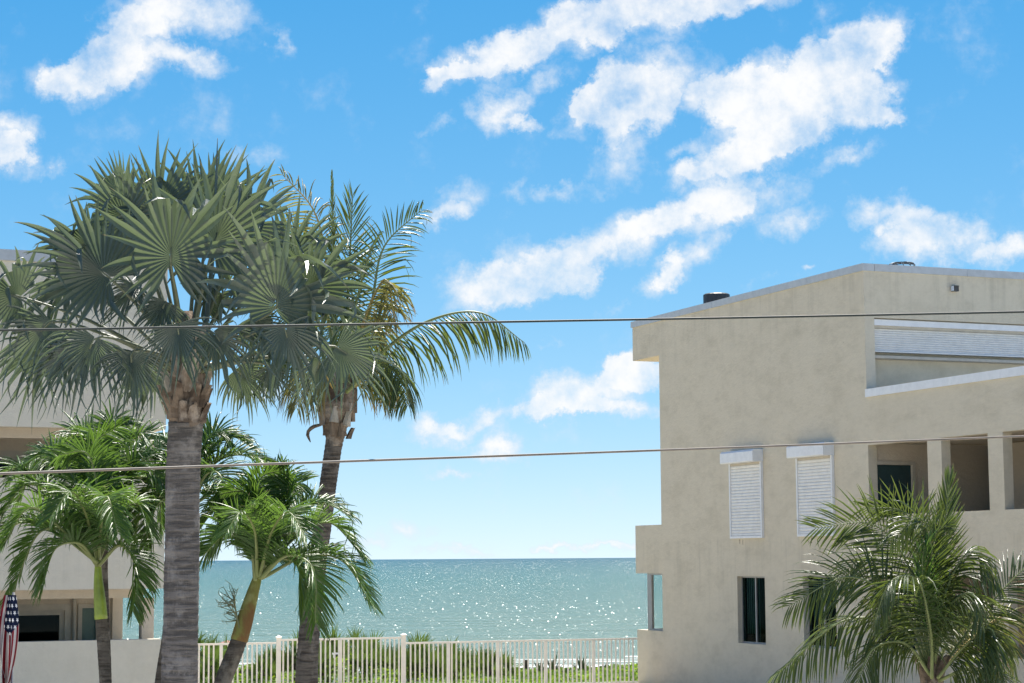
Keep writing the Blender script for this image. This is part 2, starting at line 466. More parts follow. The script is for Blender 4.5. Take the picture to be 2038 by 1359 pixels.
def build_ground():
    mb = MB(); mb.smooth = True
    ys = [-60, -30, 0, 10, 20, 28, 31, 34, 37, 40, 44, 50, 56, 60, 62, 64, 66, 68, 70, 72, 75, 78, 82, 86, 90, 95, 100, 110, 120, 130, 140, 150, 165, 190]
    xs = [-900, -300, -120, -60, -40, -30, -24, -18, -12, -6, 0, 6, 12, 18, 24, 30, 40, 60, 120, 300, 900]
    rows = [[mb.vert((x, y, ground_z(x, y))) for x in xs] for y in ys]
    for a, b in zip(rows, rows[1:]):
        for i in range(len(xs) - 1): mb.f.append((a[i], a[i + 1], b[i + 1], b[i]))
    t = Mat('ground')
    g = t.n('ShaderNodeNewGeometry'); s = t.n('ShaderNodeSeparateXYZ'); t.l(g.outputs['Position'], s.inputs[0])
    nn = t.noise(t.pos(), 1.5, 6, .6)
    conc = t.mix(t.rng(nn, .3, .7), (.50, .46, .40), (.42, .39, .34))
    lawn = t.mix(t.rng(t.noise(t.pos(), 8, 4), .35, .65), (.06, .11, .03), (.13, .15, .06))
    sand = t.mix(t.rng(nn, .3, .7), (.50, .43, .33), (.42, .36, .27))
    yy = t.math('ADD', s.outputs['Y'], t.math('MULTIPLY', nn, 4))
    col = t.mix(t.rng(yy, 30, 31.5), conc, t.mix(t.rng(yy, 64, 68), t.mix(t.rng(t.noise(t.pos(), .35, 3), .36, .46), lawn, conc), sand))
    part('ground', mb, t.set(col, .9, t.bump(nn, .3, .05), .2), kind='structure')


def build_sea():
    mb = MB()
    ys = [118, 150, 200, 300, 500, 900, 2000, 6000, 20000, 60000]
    rows = [[mb.vert((x, y, SEA_Z)) for x in (-40000, -3000, -300, 0, 300, 3000, 40000)] for y in ys]
    for a, b in zip(rows, rows[1:]):
        for i in range(6): mb.f.append((a[i], a[i + 1], b[i + 1], b[i]))
    t = Mat('sea_water')
    g = t.n('ShaderNodeNewGeometry'); s = t.n('ShaderNodeSeparateXYZ'); t.l(g.outputs['Position'], s.inputs[0])
    ly = t.math('LOGARITHM', s.outputs['Y'], 10.0)
    drift = t.noise(t.pos((.004, .02, 1)), 1.0, 5, .6)
    lyd = t.math('ADD', ly, t.math('MULTIPLY', t.math('SUBTRACT', drift, .5), .35))
    r = t.n('ShaderNodeValToRGB'); t.l(t.rng(lyd, 2.1, 4.2, 0, 1, False), r.inputs[0])
    el = r.color_ramp.elements
    el[0].position = 0; el[0].color = (.125, .165, .105, 1)
    el[1].position = 1; el[1].color = (.010, .045, .050, 1)
    for p, c in ((.12, (.09, .145, .10)), (.35, (.042, .110, .08)), (.65, (.018, .072, .066))):
        e = el.new(p); e.color = (*c, 1)
    foam_n = t.noise(t.pos((.05, .30, 1)), 1.0, 7, .68)
    lace = t.noise(t.pos((.5, .9, 1)), 1.0, 6, .7)
    y = s.outputs['Y']
    near = t.math('MULTIPLY', t.rng(y, 140, 152), t.rng(y, 160, 172, 1, 0))
    far = t.math('MULTIPLY', t.rng(y, 168, 174), t.rng(y, 180, 195, .5, 0))
    band = t.math('MAXIMUM', near, far)
    fo = t.rng(t.math('ADD', t.math('MULTIPLY', foam_n, t.math('ADD', t.math('MULTIPLY', band, .5), .58)), t.math('MULTIPLY', lace, .32)), .64, .84)
    fo = t.math('MULTIPLY', fo, t.math('ADD', t.math('MULTIPLY', band, .75), .02))
    col = t.mix(fo, r.outputs['Color'], (.85, .87, .85))
    w1 = t.noise(t.pos((.35, .9, 1)), 1.0, 3, .5)
    w2 = t.noise(t.pos((1.1, 1.8, 1)), 1.0, 4, .6)
    w3 = t.noise(t.pos((.03, .12, 1)), 1.0, 3, .5)
    nb = t.bump(w3, .8, 4.0); nb = t.bump(w1, .9, 1.1, nb); nb = t.bump(w2, .9, .55, nb)
    t.set(col, t.math('ADD', t.math('MULTIPLY', fo, .5), .20), nb, .09)
    t.b.inputs['IOR'].default_value = 1.33
    part('sea', mb, t.m, kind='structure')
    # steep little wavelets added in view only, tilted to flash back the sun as glitter
    rng = random.Random(9); mb = MB()
    for k in range(22000):
        y = 172 * (24 ** (rng.random() ** 1.1))
        x = y * rng.uniform(-.20, .10)
        if mnoise.noise(V((x * .02, y * .008, 1))) < rng.uniform(-.5, .35): continue
        wdt = rng.uniform(.025, .10) * (y / 250) ** .5; hgt = rng.uniform(.015, .042) * (y / 250) ** .5
        tl = rng.gauss(.44, .14); az = rng.gauss(-.02, .42)
        lean = V((math.sin(az) * math.sin(tl), -math.cos(az) * math.sin(tl), math.cos(tl)))
        sx_ = lean.cross(UZ).normalized(); dn = sx_.cross(lean)
        c = V((x, y, SEA_Z + hgt * .3))
        if dn.z < 0: dn = -dn
        a, b2 = sx_ * wdt, dn * hgt * 1.6
        i = [mb.vert(c - a - b2 * .6), mb.vert(c + a - b2 * .7), mb.vert(c + a * .55 + b2 * .7), mb.vert(c + b2), mb.vert(c - a * .7 + b2 * .6)]
        mb.f.append(tuple(i))
        j = mb.vert(c + V((0, hgt * 3, -hgt)))
        mb.f.append((i[2], j, i[3])); mb.f.append((i[3], j, i[4]))
    wt = Mat('glint_water'); wt.set((.09, .21, .20), .27, None, .5); wt.b.inputs['IOR'].default_value = 1.33
    part('glint_wavelets', mb, wt.m, kind='stuff')
    # the shore break: low ridges of tumbling foam
    rng = random.Random(5)
    mb = MB(); mb.smooth = True
    for (x0, x1, y0, hh) in ((2.5, 50, 152, .85), (9, 40, 164, .4), (-50, -17.5, 147, .6), (-14, 3, 150, .3)):
        prev = None
        n = int((x1 - x0) / .5)
        for i in range(n + 1):
            x = x0 + (x1 - x0) * i / n
            env = max(0, math.sin(math.pi * i / n)) ** .4
            q = mnoise.noise(V((x * .10, y0, 0))) * 6; h = hh * env * (.42 + 1.1 * mnoise.noise(V((x * .5, y0, 3))) + .3 * mnoise.noise(V((x * 1.7, y0, 9))))
            h = max(-.05, h - .10)
            ring = [mb.vert((x, y0 + q + dy, SEA_Z + .02 + h * k)) for dy, k in ((-2.4, -.3), (-1.3, .35), (-.7, .8), (0, 1), (.6, .75), (1.6, -.3))]
            if prev: mb.f += [(prev[k], ring[k], ring[k + 1], prev[k + 1]) for k in range(5)]
            prev = ring
    t = Mat('sea_foam')
    t.set(t.mix(t.rng(t.noise(t.pos(), 1.3, 6, .7), .35, .6), (.86, .87, .86), (.55, .66, .64)), .7, t.bump(t.noise(t.pos(), 3, 5, .7), .8, .3), .3)
    part('breaking_waves', mb, t.m, kind='stuff')


build_ground()
build_sea()

# ------------------------------------------------------------------ the two buildings share one grid of directions
A = RAD(22.4)
UL = V((-math.sin(A), math.cos(A), 0))        # away from the camera, along the gable wall
UR = V((math.cos(A), math.sin(A), 0))         # to the right


class Grid:
    """Local frame: s along UL, r along UR, z up, origin O at z = 0."""
    def __init__(self, o): self.o = V((o.x, o.y, 0))

    def w(self, s, r, z): return self.o + UL * s + UR * r + UZ * z

    def hit_r(self, px, py, r=0.0):
        """(s, z) where the view through a pixel meets the plane r = const."""
        d = ray(px, py); k = (self.o + UR * r - CAM).dot(UR) / d.dot(UR); p = CAM + d * k
        return (p - self.o).dot(UL), p.z

    def hit_s(self, px, py, s=0.0):
        d = ray(px, py); k = (self.o + UL * s - CAM).dot(UL) / d.dot(UL); p = CAM + d * k
        return (p - self.o).dot(UR), p.z

    def box(self, mb, s0, s1, r0, r1, z0, z1):
        mb.box(self.w(s0, r0, z0), UL * (s1 - s0), UR * (r1 - r0), UZ * (z1 - z0))

    def wall(self, mb, axis, c0, c1, a0, a1, z0, z1, holes=()):
        """Wall of thickness c0..c1 across AXIS ('r': runs along s; 's': runs along r), with rectangular holes (a0, a1, z0, z1)."""
        As = sorted({a0, a1, *[h[0] for h in holes], *[h[1] for h in holes]}); Zs = sorted({z0, z1, *[h[2] for h in holes], *[h[3] for h in holes]})
        As = [a for a in As if a0 <= a <= a1]; Zs = [z for z in Zs if z0 <= z <= z1]
        solid = lambda i, j: 0 <= i < len(As) - 1 and 0 <= j < len(Zs) - 1 and not any(h[0] - 1e-6 <= As[i] and As[i + 1] <= h[1] + 1e-6 and h[2] - 1e-6 <= Zs[j] and Zs[j + 1] <= h[3] + 1e-6 for h in holes)
        q = (lambda a, c, z: self.w(a, c, z)) if axis == 'r' else (lambda a, c, z: self.w(c, a, z))
        for i in range(len(As) - 1):
            for j in range(len(Zs) - 1):
                if not solid(i, j): continue
                x0, x1, y0, y1 = As[i], As[i + 1], Zs[j], Zs[j + 1]
                mb.quad(q(x0, c0, y0), q(x1, c0, y0), q(x1, c0, y1), q(x0, c0, y1))
                mb.quad(q(x0, c1, y0), q(x0, c1, y1), q(x1, c1, y1), q(x1, c1, y0))
                if not solid(i - 1, j): mb.quad(q(x0, c0, y0), q(x0, c0, y1), q(x0, c1, y1), q(x0, c1, y0))
                if not solid(i + 1, j): mb.quad(q(x1, c0, y0), q(x1, c1, y0), q(x1, c1, y1), q(x1, c0, y1))
                if not solid(i, j - 1): mb.quad(q(x0, c0, y0), q(x0, c1, y0), q(x1, c1, y0), q(x1, c0, y0))
                if not solid(i, j + 1): mb.quad(q(x0, c0, y1), q(x1, c0, y1), q(x1, c1, y1), q(x0, c1, y1))


def frame_bars(g, mb, axis, c0, c1, a0, a1, z0, z1, t):
    """Four bars of thickness t round a rectangle, butted."""
    for (x0, x1, y0, y1) in ((a0, a1, z0, z0 + t), (a0, a1, z1 - t, z1), (a0, a0 + t, z0 + t, z1 - t), (a1 - t, a1, z0 + t, z1 - t)):
        if axis == 'r': g.box(mb, x0, x1, c0, c1, y0, y1)
        else: g.box(mb, c0, c1, x0, x1, y0, y1)


def slat_mesh(length, h, along):
    """Curved roller-shutter slat, centred, running along the unit vector ALONG; it bulges towards OUT."""
    out = V((-UR.x, -UR.y, 0)) if along is UL else -UL
    mb = MB(); prof = [(-.5, 0), (-.42, .5), (-.15, 1), (.2, .95), (.40, .55), (.5, 0)]
    ra = [mb.vert(-along * length / 2 + UZ * h * a * .97 + out * .016 * b) for a, b in prof]
    rb = [mb.vert(along * length / 2 + UZ * h * a * .97 + out * .016 * b) for a, b in prof]
    for k in range(len(prof) - 1): mb.f.append((ra[k], rb[k], rb[k + 1], ra[k + 1]))
    mb.f.append(tuple(ra)); mb.f.append(tuple(rb[::-1]))
    return mb.mesh('slat', M['slat'])


# ------------------------------------------------------------------ right building
G = Grid(P(1490, 1110, 55))
sx = lambda px, py=1000: G.hit_r(px, py)[0]
S_FAR, S_NEAR, S_END = sx(1314, 880), sx(1721, 640), sx(1727, 800) - 16
S_EAVE, S_BAY, S_BAY2 = sx(1259, 680), sx(1265, 1090), sx(1269, 1310)
Z_TOP = G.hit_r(1718, 524)[1]
Z_LOW = G.hit_r(1722, 775)[1]
Z_EAVE = G.hit_r(1261, 718)[1]
W_R = 11.0
print('right', S_FAR, S_NEAR, S_EAVE, S_BAY, Z_TOP, G.hit_r(1258, 636)[1], Z_LOW, Z_EAVE)
GZ = 0.6


def right_building():
    t = thing('apartment_building', 'stained cream stucco flat roofed block with white roller shutters beside the sea', 'building', G.w(-5, 0, 1.2))
    # openings of the gable wall
    o_win = []
    for (xa, xb, ya, yb) in ((1468, 1523, 1147, 1281), (1599, 1664, 1146, 1289)):
        sa, sb = sx(xa, 1200), sx(xb, 1200)
        z1, z0 = G.hit_r((xa + xb) / 2, ya)[1], G.hit_r((xa + xb) / 2, yb)[1]
        o_win.append((sb, sa, z0, z1))
    sh = []
    for (xa, xb, ya, yb) in ((1456, 1520, 921, 1071), (1590, 1662, 909, 1067)):
        sa, sb = sx(xa, 1000), sx(xb, 1000)
        sh.append((sb, sa, G.hit_r((xa + xb) / 2, yb)[1], G.hit_r((xa + xb) / 2, ya)[1]))
    T = .25
    zc = Z_TOP - .17
    mb = MB()
    G.wall(mb, 'r', 0, T, S_NEAR, S_FAR, GZ, zc, o_win)
    part('gable_wall', mb, M['stucco_r'], t)
    # sea side, back and clerestory walls of the tall part
    mb = MB()
    G.wall(mb, 's', S_FAR - T, S_FAR, T, W_R, GZ, zc, [(1, 5, 5.0, 7.4), (1, 5, 1.7, 4.4), (6, 10, 5.0, 7.4), (1, 10, 8.6, 10.8)])
    G.wall(mb, 'r', W_R, W_R + T, S_NEAR, S_FAR, GZ, zc)
    part('sea_wall', mb, M['stucco_r'], t)
    r0 = G.hit_s(1741, 680, S_NEAR)[0]
    zs, z_a, z_b, z_c = [G.hit_s(1742, y, S_NEAR)[1] for y in (632, 651, 696, 706)]
    mb = MB()
    G.wall(mb, 's', S_NEAR, S_NEAR + T, T, W_R, Z_LOW - .5, zc, [(r0, W_R - .5, Z_LOW - .4, zs)])
    # close the 0..T strip beside the gable wall end (the gable wall's own end face shows there)
    G.wall(mb, 's', S_NEAR + T + .12, S_NEAR + T + .2, T + .05, W_R - .05, Z_LOW - .5, zc - .1)
    part('clerestory_wall', mb, M['stucco_r'], t)
    mb = MB(); G.box(mb, S_NEAR + .06, S_NEAR + T + .118, r0 + .002, W_R - .502, z_c - .07, z_c)
    part('sill', mb, M['beige_trim'], t)
    # long clerestory roller shutter
    mb = MB()
    G.box(mb, S_NEAR + .12, S_NEAR + T + .118, r0 + .004, W_R - .504, z_a, zs - .004)
    clere = part('roller_shutter', mb, M['beige_trim'], t, 'long low roller shutter in the recess under the roof')
    mb = MB(); G.box(mb, S_NEAR + .05, S_NEAR + .118, r0 + .004, W_R - .504, z_a + .06, zs - .03)
    part('housing', mb, M['white'], clere)
    nsl = 10; h = (z_a - z_b) / nsl
    me = slat_mesh(W_R - .52 - r0, h, UR)
    for k in range(nsl): shared('slat', me, G.w(S_NEAR + .2, (r0 + W_R - .5) / 2, z_b + h * (k + .5)), clere)
    mb = MB(); G.box(mb, S_NEAR + .14, S_NEAR + T + .118, r0 + .004, W_R - .504, z_b - .03, z_b - .001)
    part('bottom_rail', mb, M['white'], clere)
    # roofs
    mb = MB(); G.box(mb, S_NEAR + .05, S_FAR - .05, .05, W_R + .2, zc - .35, zc - .12)
    G.box(mb, S_EAVE + .05, S_FAR + .001, 1e-3 + .0, W_R + T, zc - .001, zc - .0005) if False else None
    part('roof', mb, M['coping'], t)
    # eave: deep fascia overhanging the far corner
    mb = MB(); G.box(mb, S_FAR + .002, S_EAVE, 0, W_R + T, Z_EAVE, zc)
    part('eave', mb, M['stucco_r'], t)
    # metal coping in lengths with open joints
    cuts = [S_NEAR - .04, sx(1609, 560), (sx(1609, 560) + S_EAVE) / 2, S_EAVE + .04]
    for a, b in zip(cuts, cuts[1:]):
        mb = MB(); G.box(mb, a + .008, b - .008, -.045, T + .05, zc - .012, Z_TOP); part('coping', mb, M['coping'], t)
    r = T + .058
    for k in range(4):
        b = r + (W_R + T - r) / (4 - k); mb = MB(); G.box(mb, S_NEAR - .04, S_NEAR + T + .05, r, b - .008, zc - .012, Z_TOP); part('coping', mb, M['coping'], t); r = b
    mb = MB(); G.box(mb, S_EAVE - .25, S_EAVE + .04, T + .06, W_R + T, zc + .003, Z_TOP - .003); part('coping', mb, M['coping'], t)
    # sea-side balcony and enclosed porch beneath it
    zb1, zb0 = G.hit_r(1290, 1045)[1], G.hit_r(1290, 1141)[1]
    zp = G.hit_r(1290, 1254)[1]
    mb = MB()
    G.wall(mb, 'r', 0, .2, S_FAR + .002, S_BAY, zb0, zb1)
    G.wall(mb, 's', S_BAY - .2, S_BAY, .202, W_R, zb0 + .001, zb1)
    G.box(mb, S_FAR + .002, S_BAY - .202, .202, W_R, zb0 + .002, zb0 + .2)
    part('sea_balcony', mb, M['stucco_r'], t)
    mb = MB()
    s_w = sx(1318, 1200)
    G.wall(mb, 'r', 0, .2, S_FAR + .002, S_BAY2, GZ, zp)
    G.wall(mb, 's', S_BAY2 - .2, S_BAY2, .202, W_R, GZ, zp)
    G.box(mb, S_FAR + .002, S_BAY2 - .202, .202, W_R, zp - 1.1, zp - 1.0)
    part('porch_wall', mb, M['stucco_r'], t)
    s_g = sx(1286, 1200)
    mb = MB()
    frame_bars(G, mb, 'r', .05, .11, S_FAR + .004, s_g, zp + .002, zb0 - .002, .045)
    G.box(mb, s_g - .27, s_g - .047, .052, .108, zp + .05, zb0 - .05)
    pw = part('window', mb, M['frame'], t, 'corner window one can see the water through')
    mb = MB(); G.box(mb, S_FAR + .05, s_g - .275, .075, .085, zp + .05, zb0 - .05); part('pane', mb, M['glass'], pw)
    mb = MB()
    for k, rr in enumerate((.14, .98, 1.9, 2.9, 4.0)): G.box(mb, s_g - .11, s_g - .02, rr, rr + .07, zp + .05, zb0 - .05)
    G.box(mb, s_g - .11, s_g - .02, .115, 4.07, zp + .002, zp + .048); G.box(mb, s_g - .11, s_g - .02, .115, 4.07, zb0 - .048, zb0 - .002)
    sw = part('window', mb, M['frame'], t)
    for a, b in ((.215, .975), (1.055, 1.895), (1.975, 2.895), (2.975, 3.995)):
        mb = MB(); G.box(mb, s_g - .075, s_g - .065, a, b, zp + .05, zb0 - .05); part('pane', mb, M['glass'], sw)
    # windows of the lower storey: frame set back in the reveal, two sliding sashes
    for (a, b, z0, z1) in o_win:
        mb = MB(); frame_bars(G, mb, 'r', .13, .20, a, b, z0, z1, .04)
        mid = (a + b) / 2
        G.box(mb, mid - .025, mid + .025, .14, .19, z0 + .04, z1 - .04)
        w = part('window', mb, M['frame'], t)
        mb = MB(); G.box(mb, a + .04, mid - .025, .175, .182, z0 + .04, z1 - .04); part('pane', mb, M['tinted'], w)
        mb = MB(); G.box(mb, mid + .025, b - .04, .150, .157, z0 + .04, z1 - .04); part('pane', mb, M['tinted'], w)
        mb = MB()
        for k in range(14):
            c0 = mid - .05 + (b - mid) * k / 14; G.box(mb, c0, c0 + (b - mid) / 14 * .96, .24 + .03 * (k % 2), .25 + .03 * (k % 2), z0 + (.25 if k > 3 else .0), z1)
        part('curtain', mb, M['curtain'], w)
        mb = MB(); G.box(mb, a - .2, b + .2, .9, .95, z0 - .3, z1 + .3); G.box(mb, a - .2, a - .15, T + .02, .9, z0 - .3, z1 + .3); G.box(mb, b + .15, b + .2, T + .02, .9, z0 - .3, z1 + .3)
        G.box(mb, a - .15, b + .15, T + .02, .9, z0 - .3, z0 - .25); G.box(mb, a - .15, b + .15, T + .02, .9, z1 + .25, z1 + .3)
        part('room', mb, M['dark_room'], w)
    # two roller shutters over the upper windows
    for (a, b, z0, z1) in sh:
        mb = MB()
        for x0, x1 in ((a, a + .06), (b - .06, b)): G.box(mb, x0, x1, -.075, -.002, z0, z1)
        G.box(mb, a + .06, b - .06, -.075, -.002, z0, z0 + .06)
        rs = part('roller_shutter', mb, M['white'], t)
        n = 23; h = (z1 - z0 - .06 - .06) / n
        me = slat_mesh(b - a - .125, h, UL)
        for k in range(n): shared('slat', me, G.w((a + b) / 2, -.035, z0 + .06 + h * (k + .5)), rs)
        mb = MB(); G.box(mb, a + .061, b - .061, -.05, -.003, z1 - .06, z1); part('top_rail', mb, M['beige_trim'], rs)
        mb = MB(); hb = .33
        prof = [(-.004, 0), (-.31, 0), (-.33, .02), (-.33, hb - .05), (-.28, hb), (-.004, hb)]
        ra = [mb.vert(G.w(a - .02, p, z1 + .002 + q)) for p, q in prof]; rb = [mb.vert(G.w(b + .02, p, z1 + .002 + q)) for p, q in prof]
        for k in range(len(prof)): mb.f.append((ra[k], ra[(k + 1) % 6], rb[(k + 1) % 6], rb[k]))
        mb.f += [tuple(ra[::-1]), tuple(rb)]
        part('housing', mb, M['white'], rs)
        mb = MB()
        for d in (.2, .28):   # rust drips under the sill
            G.box(mb, b - d * (b - a) * 1.2 - .012, b - d * (b - a) * 1.2 + .012, -.004, -.001, z0 - .09 - d * .3, z0 - .03)
        part('rust_stain', mb, M['boot_old'], rs)
    # low wing with open galleries
    z_p1 = G.hit_r(1905, 1018)[1]; z_l1 = G.hit_r(1726, 886)[1]
    z_p0 = G.hit_r(2010, 1309)[1]; z_l0 = G.hit_r(1734, 1145)[1]
    zl = Z_LOW - .2
    E = S_NEAR - .002
    s0 = sx(1727, 950)
    bays = [(sx(1847, 950), sx(1727, 950)), (sx(1968, 950), sx(1875, 950)), (sx(2105, 950), sx(1998, 950)), (sx(2300, 950), sx(2140, 950))]
    SE = bays[-1][0] - .6
    mb = MB()
    G.wall(mb, 'r', 0, T, SE, E, z_l1, zl); part('upper_band', mb, M['stucco_r'], t)
    mb = MB(); G.wall(mb, 'r', .0, T, SE, E, z_l0, z_p1); part('gallery_parapet', mb, M['stucco_r'], t)
    mb = MB(); G.wall(mb, 'r', .0, T, SE, E, GZ, z_p0); part('gallery_parapet', mb, M['stucco_r'], t)
    piers = [(bays[0][1], E), (bays[1][1], bays[0][0]), (bays[2][1], bays[1][0]), (bays[3][1], bays[2][0]), (SE, bays[3][0])]
    for (a, b) in piers:
        for z0, z1 in ((z_p1 + .001, z_l1 - .001), (z_p0 + .001, z_l0 - .001)):
            mb = MB(); G.box(mb, a, b, .002, T, z0, z1); part('column', mb, M['stucco_r'], t)
    RI = 3.4
    for z0, z1 in ((z_l0, z_l0 + .25), (z_l1 + .05, z_l1 + .25)):
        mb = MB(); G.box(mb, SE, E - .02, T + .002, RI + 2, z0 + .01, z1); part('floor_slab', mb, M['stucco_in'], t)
    dr0 = T + .15
    for zf, zt, win in ((z_l0 + .25, z_l1 + .05, True), (1.5, z_l0 + .01, False)):
        # end wall with a door, inner long wall with a shuttered window
        s_e = bays[0][1] + .002
        da, db = G.hit_s(1740, 950, s_e)[0], G.hit_s(1815, 950, s_e)[0]
        zd = G.hit_s(1780, 925, s_e)[1] if win else zf + 2.2
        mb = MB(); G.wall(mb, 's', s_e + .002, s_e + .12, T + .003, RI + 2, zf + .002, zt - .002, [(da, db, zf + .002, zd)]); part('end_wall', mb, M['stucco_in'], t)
        mb = MB(); G.box(mb, s_e + .04, s_e + .09, da + .004, db - .004, zf + .01, zd - .004)
        dd = part('door', mb, M['door'], t)
        mb = MB()
        G.box(mb, s_e - .035, s_e - .002, db + .002, db + .09, zf + .01, zd + .085); G.box(mb, s_e - .035, s_e - .002, da, db, zd + .002, zd + .085)
        part('door_frame', mb, M['beige_trim'], dd)
        mb = MB(); G.box(mb, s_e + .0, s_e + .038, db - .14, db - .08, zf + .95, zf + 1.05); part('handle', mb, M['coping'], dd)
        wa, wb = s_e - 7.2, s_e - 4.0
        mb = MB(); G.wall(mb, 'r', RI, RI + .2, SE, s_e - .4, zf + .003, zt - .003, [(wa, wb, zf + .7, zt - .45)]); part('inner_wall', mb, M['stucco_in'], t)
        mb = MB(); frame_bars(G, mb, 'r', RI - .03, RI + .1, wa, wb, zf + .7, zt - .45, .07)
        iw = part('window', mb, M['frame'], t)
        mb = MB(); G.box(mb, wa + .07, wb - .07, RI + .06, RI + .07, zf + .77, zt - .52); part('pane', mb, M['dark_room'], iw)
    mb = MB(); G.box(mb, SE + .1, E - .02, T + .004, W_R, z_l1 + .26, z_l1 + .45); part('roof', mb, M['coping'], t)
    c = [E - 1e-3, (E + SE) / 2 + 2, SE]
    for b, a in zip(c, c[1:]):
        mb = MB(); G.box(mb, a + .004, b - .004, -.05, T + .05, zl + .002, Z_LOW); part('coping', mb, M['white'], t)
    # near-end and back walls of the wing close its volume
    mb = MB(); G.wall(mb, 's', SE, SE + .2, T + .003, W_R, GZ, zl); G.wall(mb, 'r', W_R - .2, W_R, SE + .202, E - .02, GZ, zl); part('back_wall', mb, M['stucco_r'], t)
    # fittings
    rl, zlamp = G.hit_s(1897, 575, S_NEAR)
    L = thing('wall_light', 'small dark box floodlight on the wall under the flat roof', 'wall light', G.w(S_NEAR, rl, zlamp))
    mb = MB(); G.box(mb, S_NEAR - .12, S_NEAR - .002, rl - .07, rl + .09, zlamp - .07, zlamp + .07); part('lamp_case', mb, M['lamp'], L)
    mb = MB(); G.box(mb, S_NEAR - .13, S_NEAR - .03, rl - .088, rl - .072, zlamp - .06, zlamp + .06); part('lens', mb, M['lens'], L)
    mb = MB(); G.box(mb, S_NEAR - .15, S_NEAR - .122, rl - .06, rl + .08, zlamp + .05, zlamp + .072); part('visor', mb, M['lamp'], L)
    # black roof ventilator standing behind the parapet
    p = G.w(G.hit_r(1426, 590, 1.6)[0], 1.6, 0)
    kk = (p - CAM).dot(V((0, 1, 0)))
    zt = P(1426, 583, p.y).z
    vt = thing('roof_ventilator', 'flat black ventilator cowl poking above the roof edge', 'vent', (p.x, p.y, zc - .12))
    mb = MB(); mb.smooth = False; mb.tube([(p.x, p.y, zc - .12), (p.x, p.y, zt - .22)], .22, 14); part('neck', mb, M['dark_metal'], vt)
    mb = MB(); mb.tube([(p.x, p.y, zt - .34), (p.x, p.y, zt - .06), (p.x, p.y, zt - .03), (p.x, p.y, zt)], [.40, .40, .36, .05], 20); part('cowl', mb, M['dark_metal'], vt)
    p = P(1795, 521, 53)
    rd = thing('roof_dome', 'shallow wire dome of a roof drain above the tall wall', 'roof drain', (p.x, p.y, zc - .12))
    mb = MB()
    for k in range(5):
        a = math.pi * k / 5
        mb.tube([p + V((math.cos(a) * .34 * math.cos(b), math.sin(a) * .34 * math.cos(b),   .07 * math.sin(b) - .08)) for b in [math.pi * j / 10 for j in range(11)]], .012, 5)
    part('dome_wire', mb, M['dark_metal'], rd)
    mb = MB(); mb.tube([p + V((math.cos(6.2832 * j / 20) * .34, math.sin(6.2832 * j / 20) * .34, -.10)) for j in range(21)], .016, 5, False); part('ring', mb, M['dark_metal'], rd)
    mb = MB(); mb.tube([(p.x, p.y, zc - .12), (p.x, p.y, p.z - .15)], .3, 14); part('base', mb, M['coping'], rd)


right_building()

# ------------------------------------------------------------------ left building
H = Grid(P(327, 1110, 37))


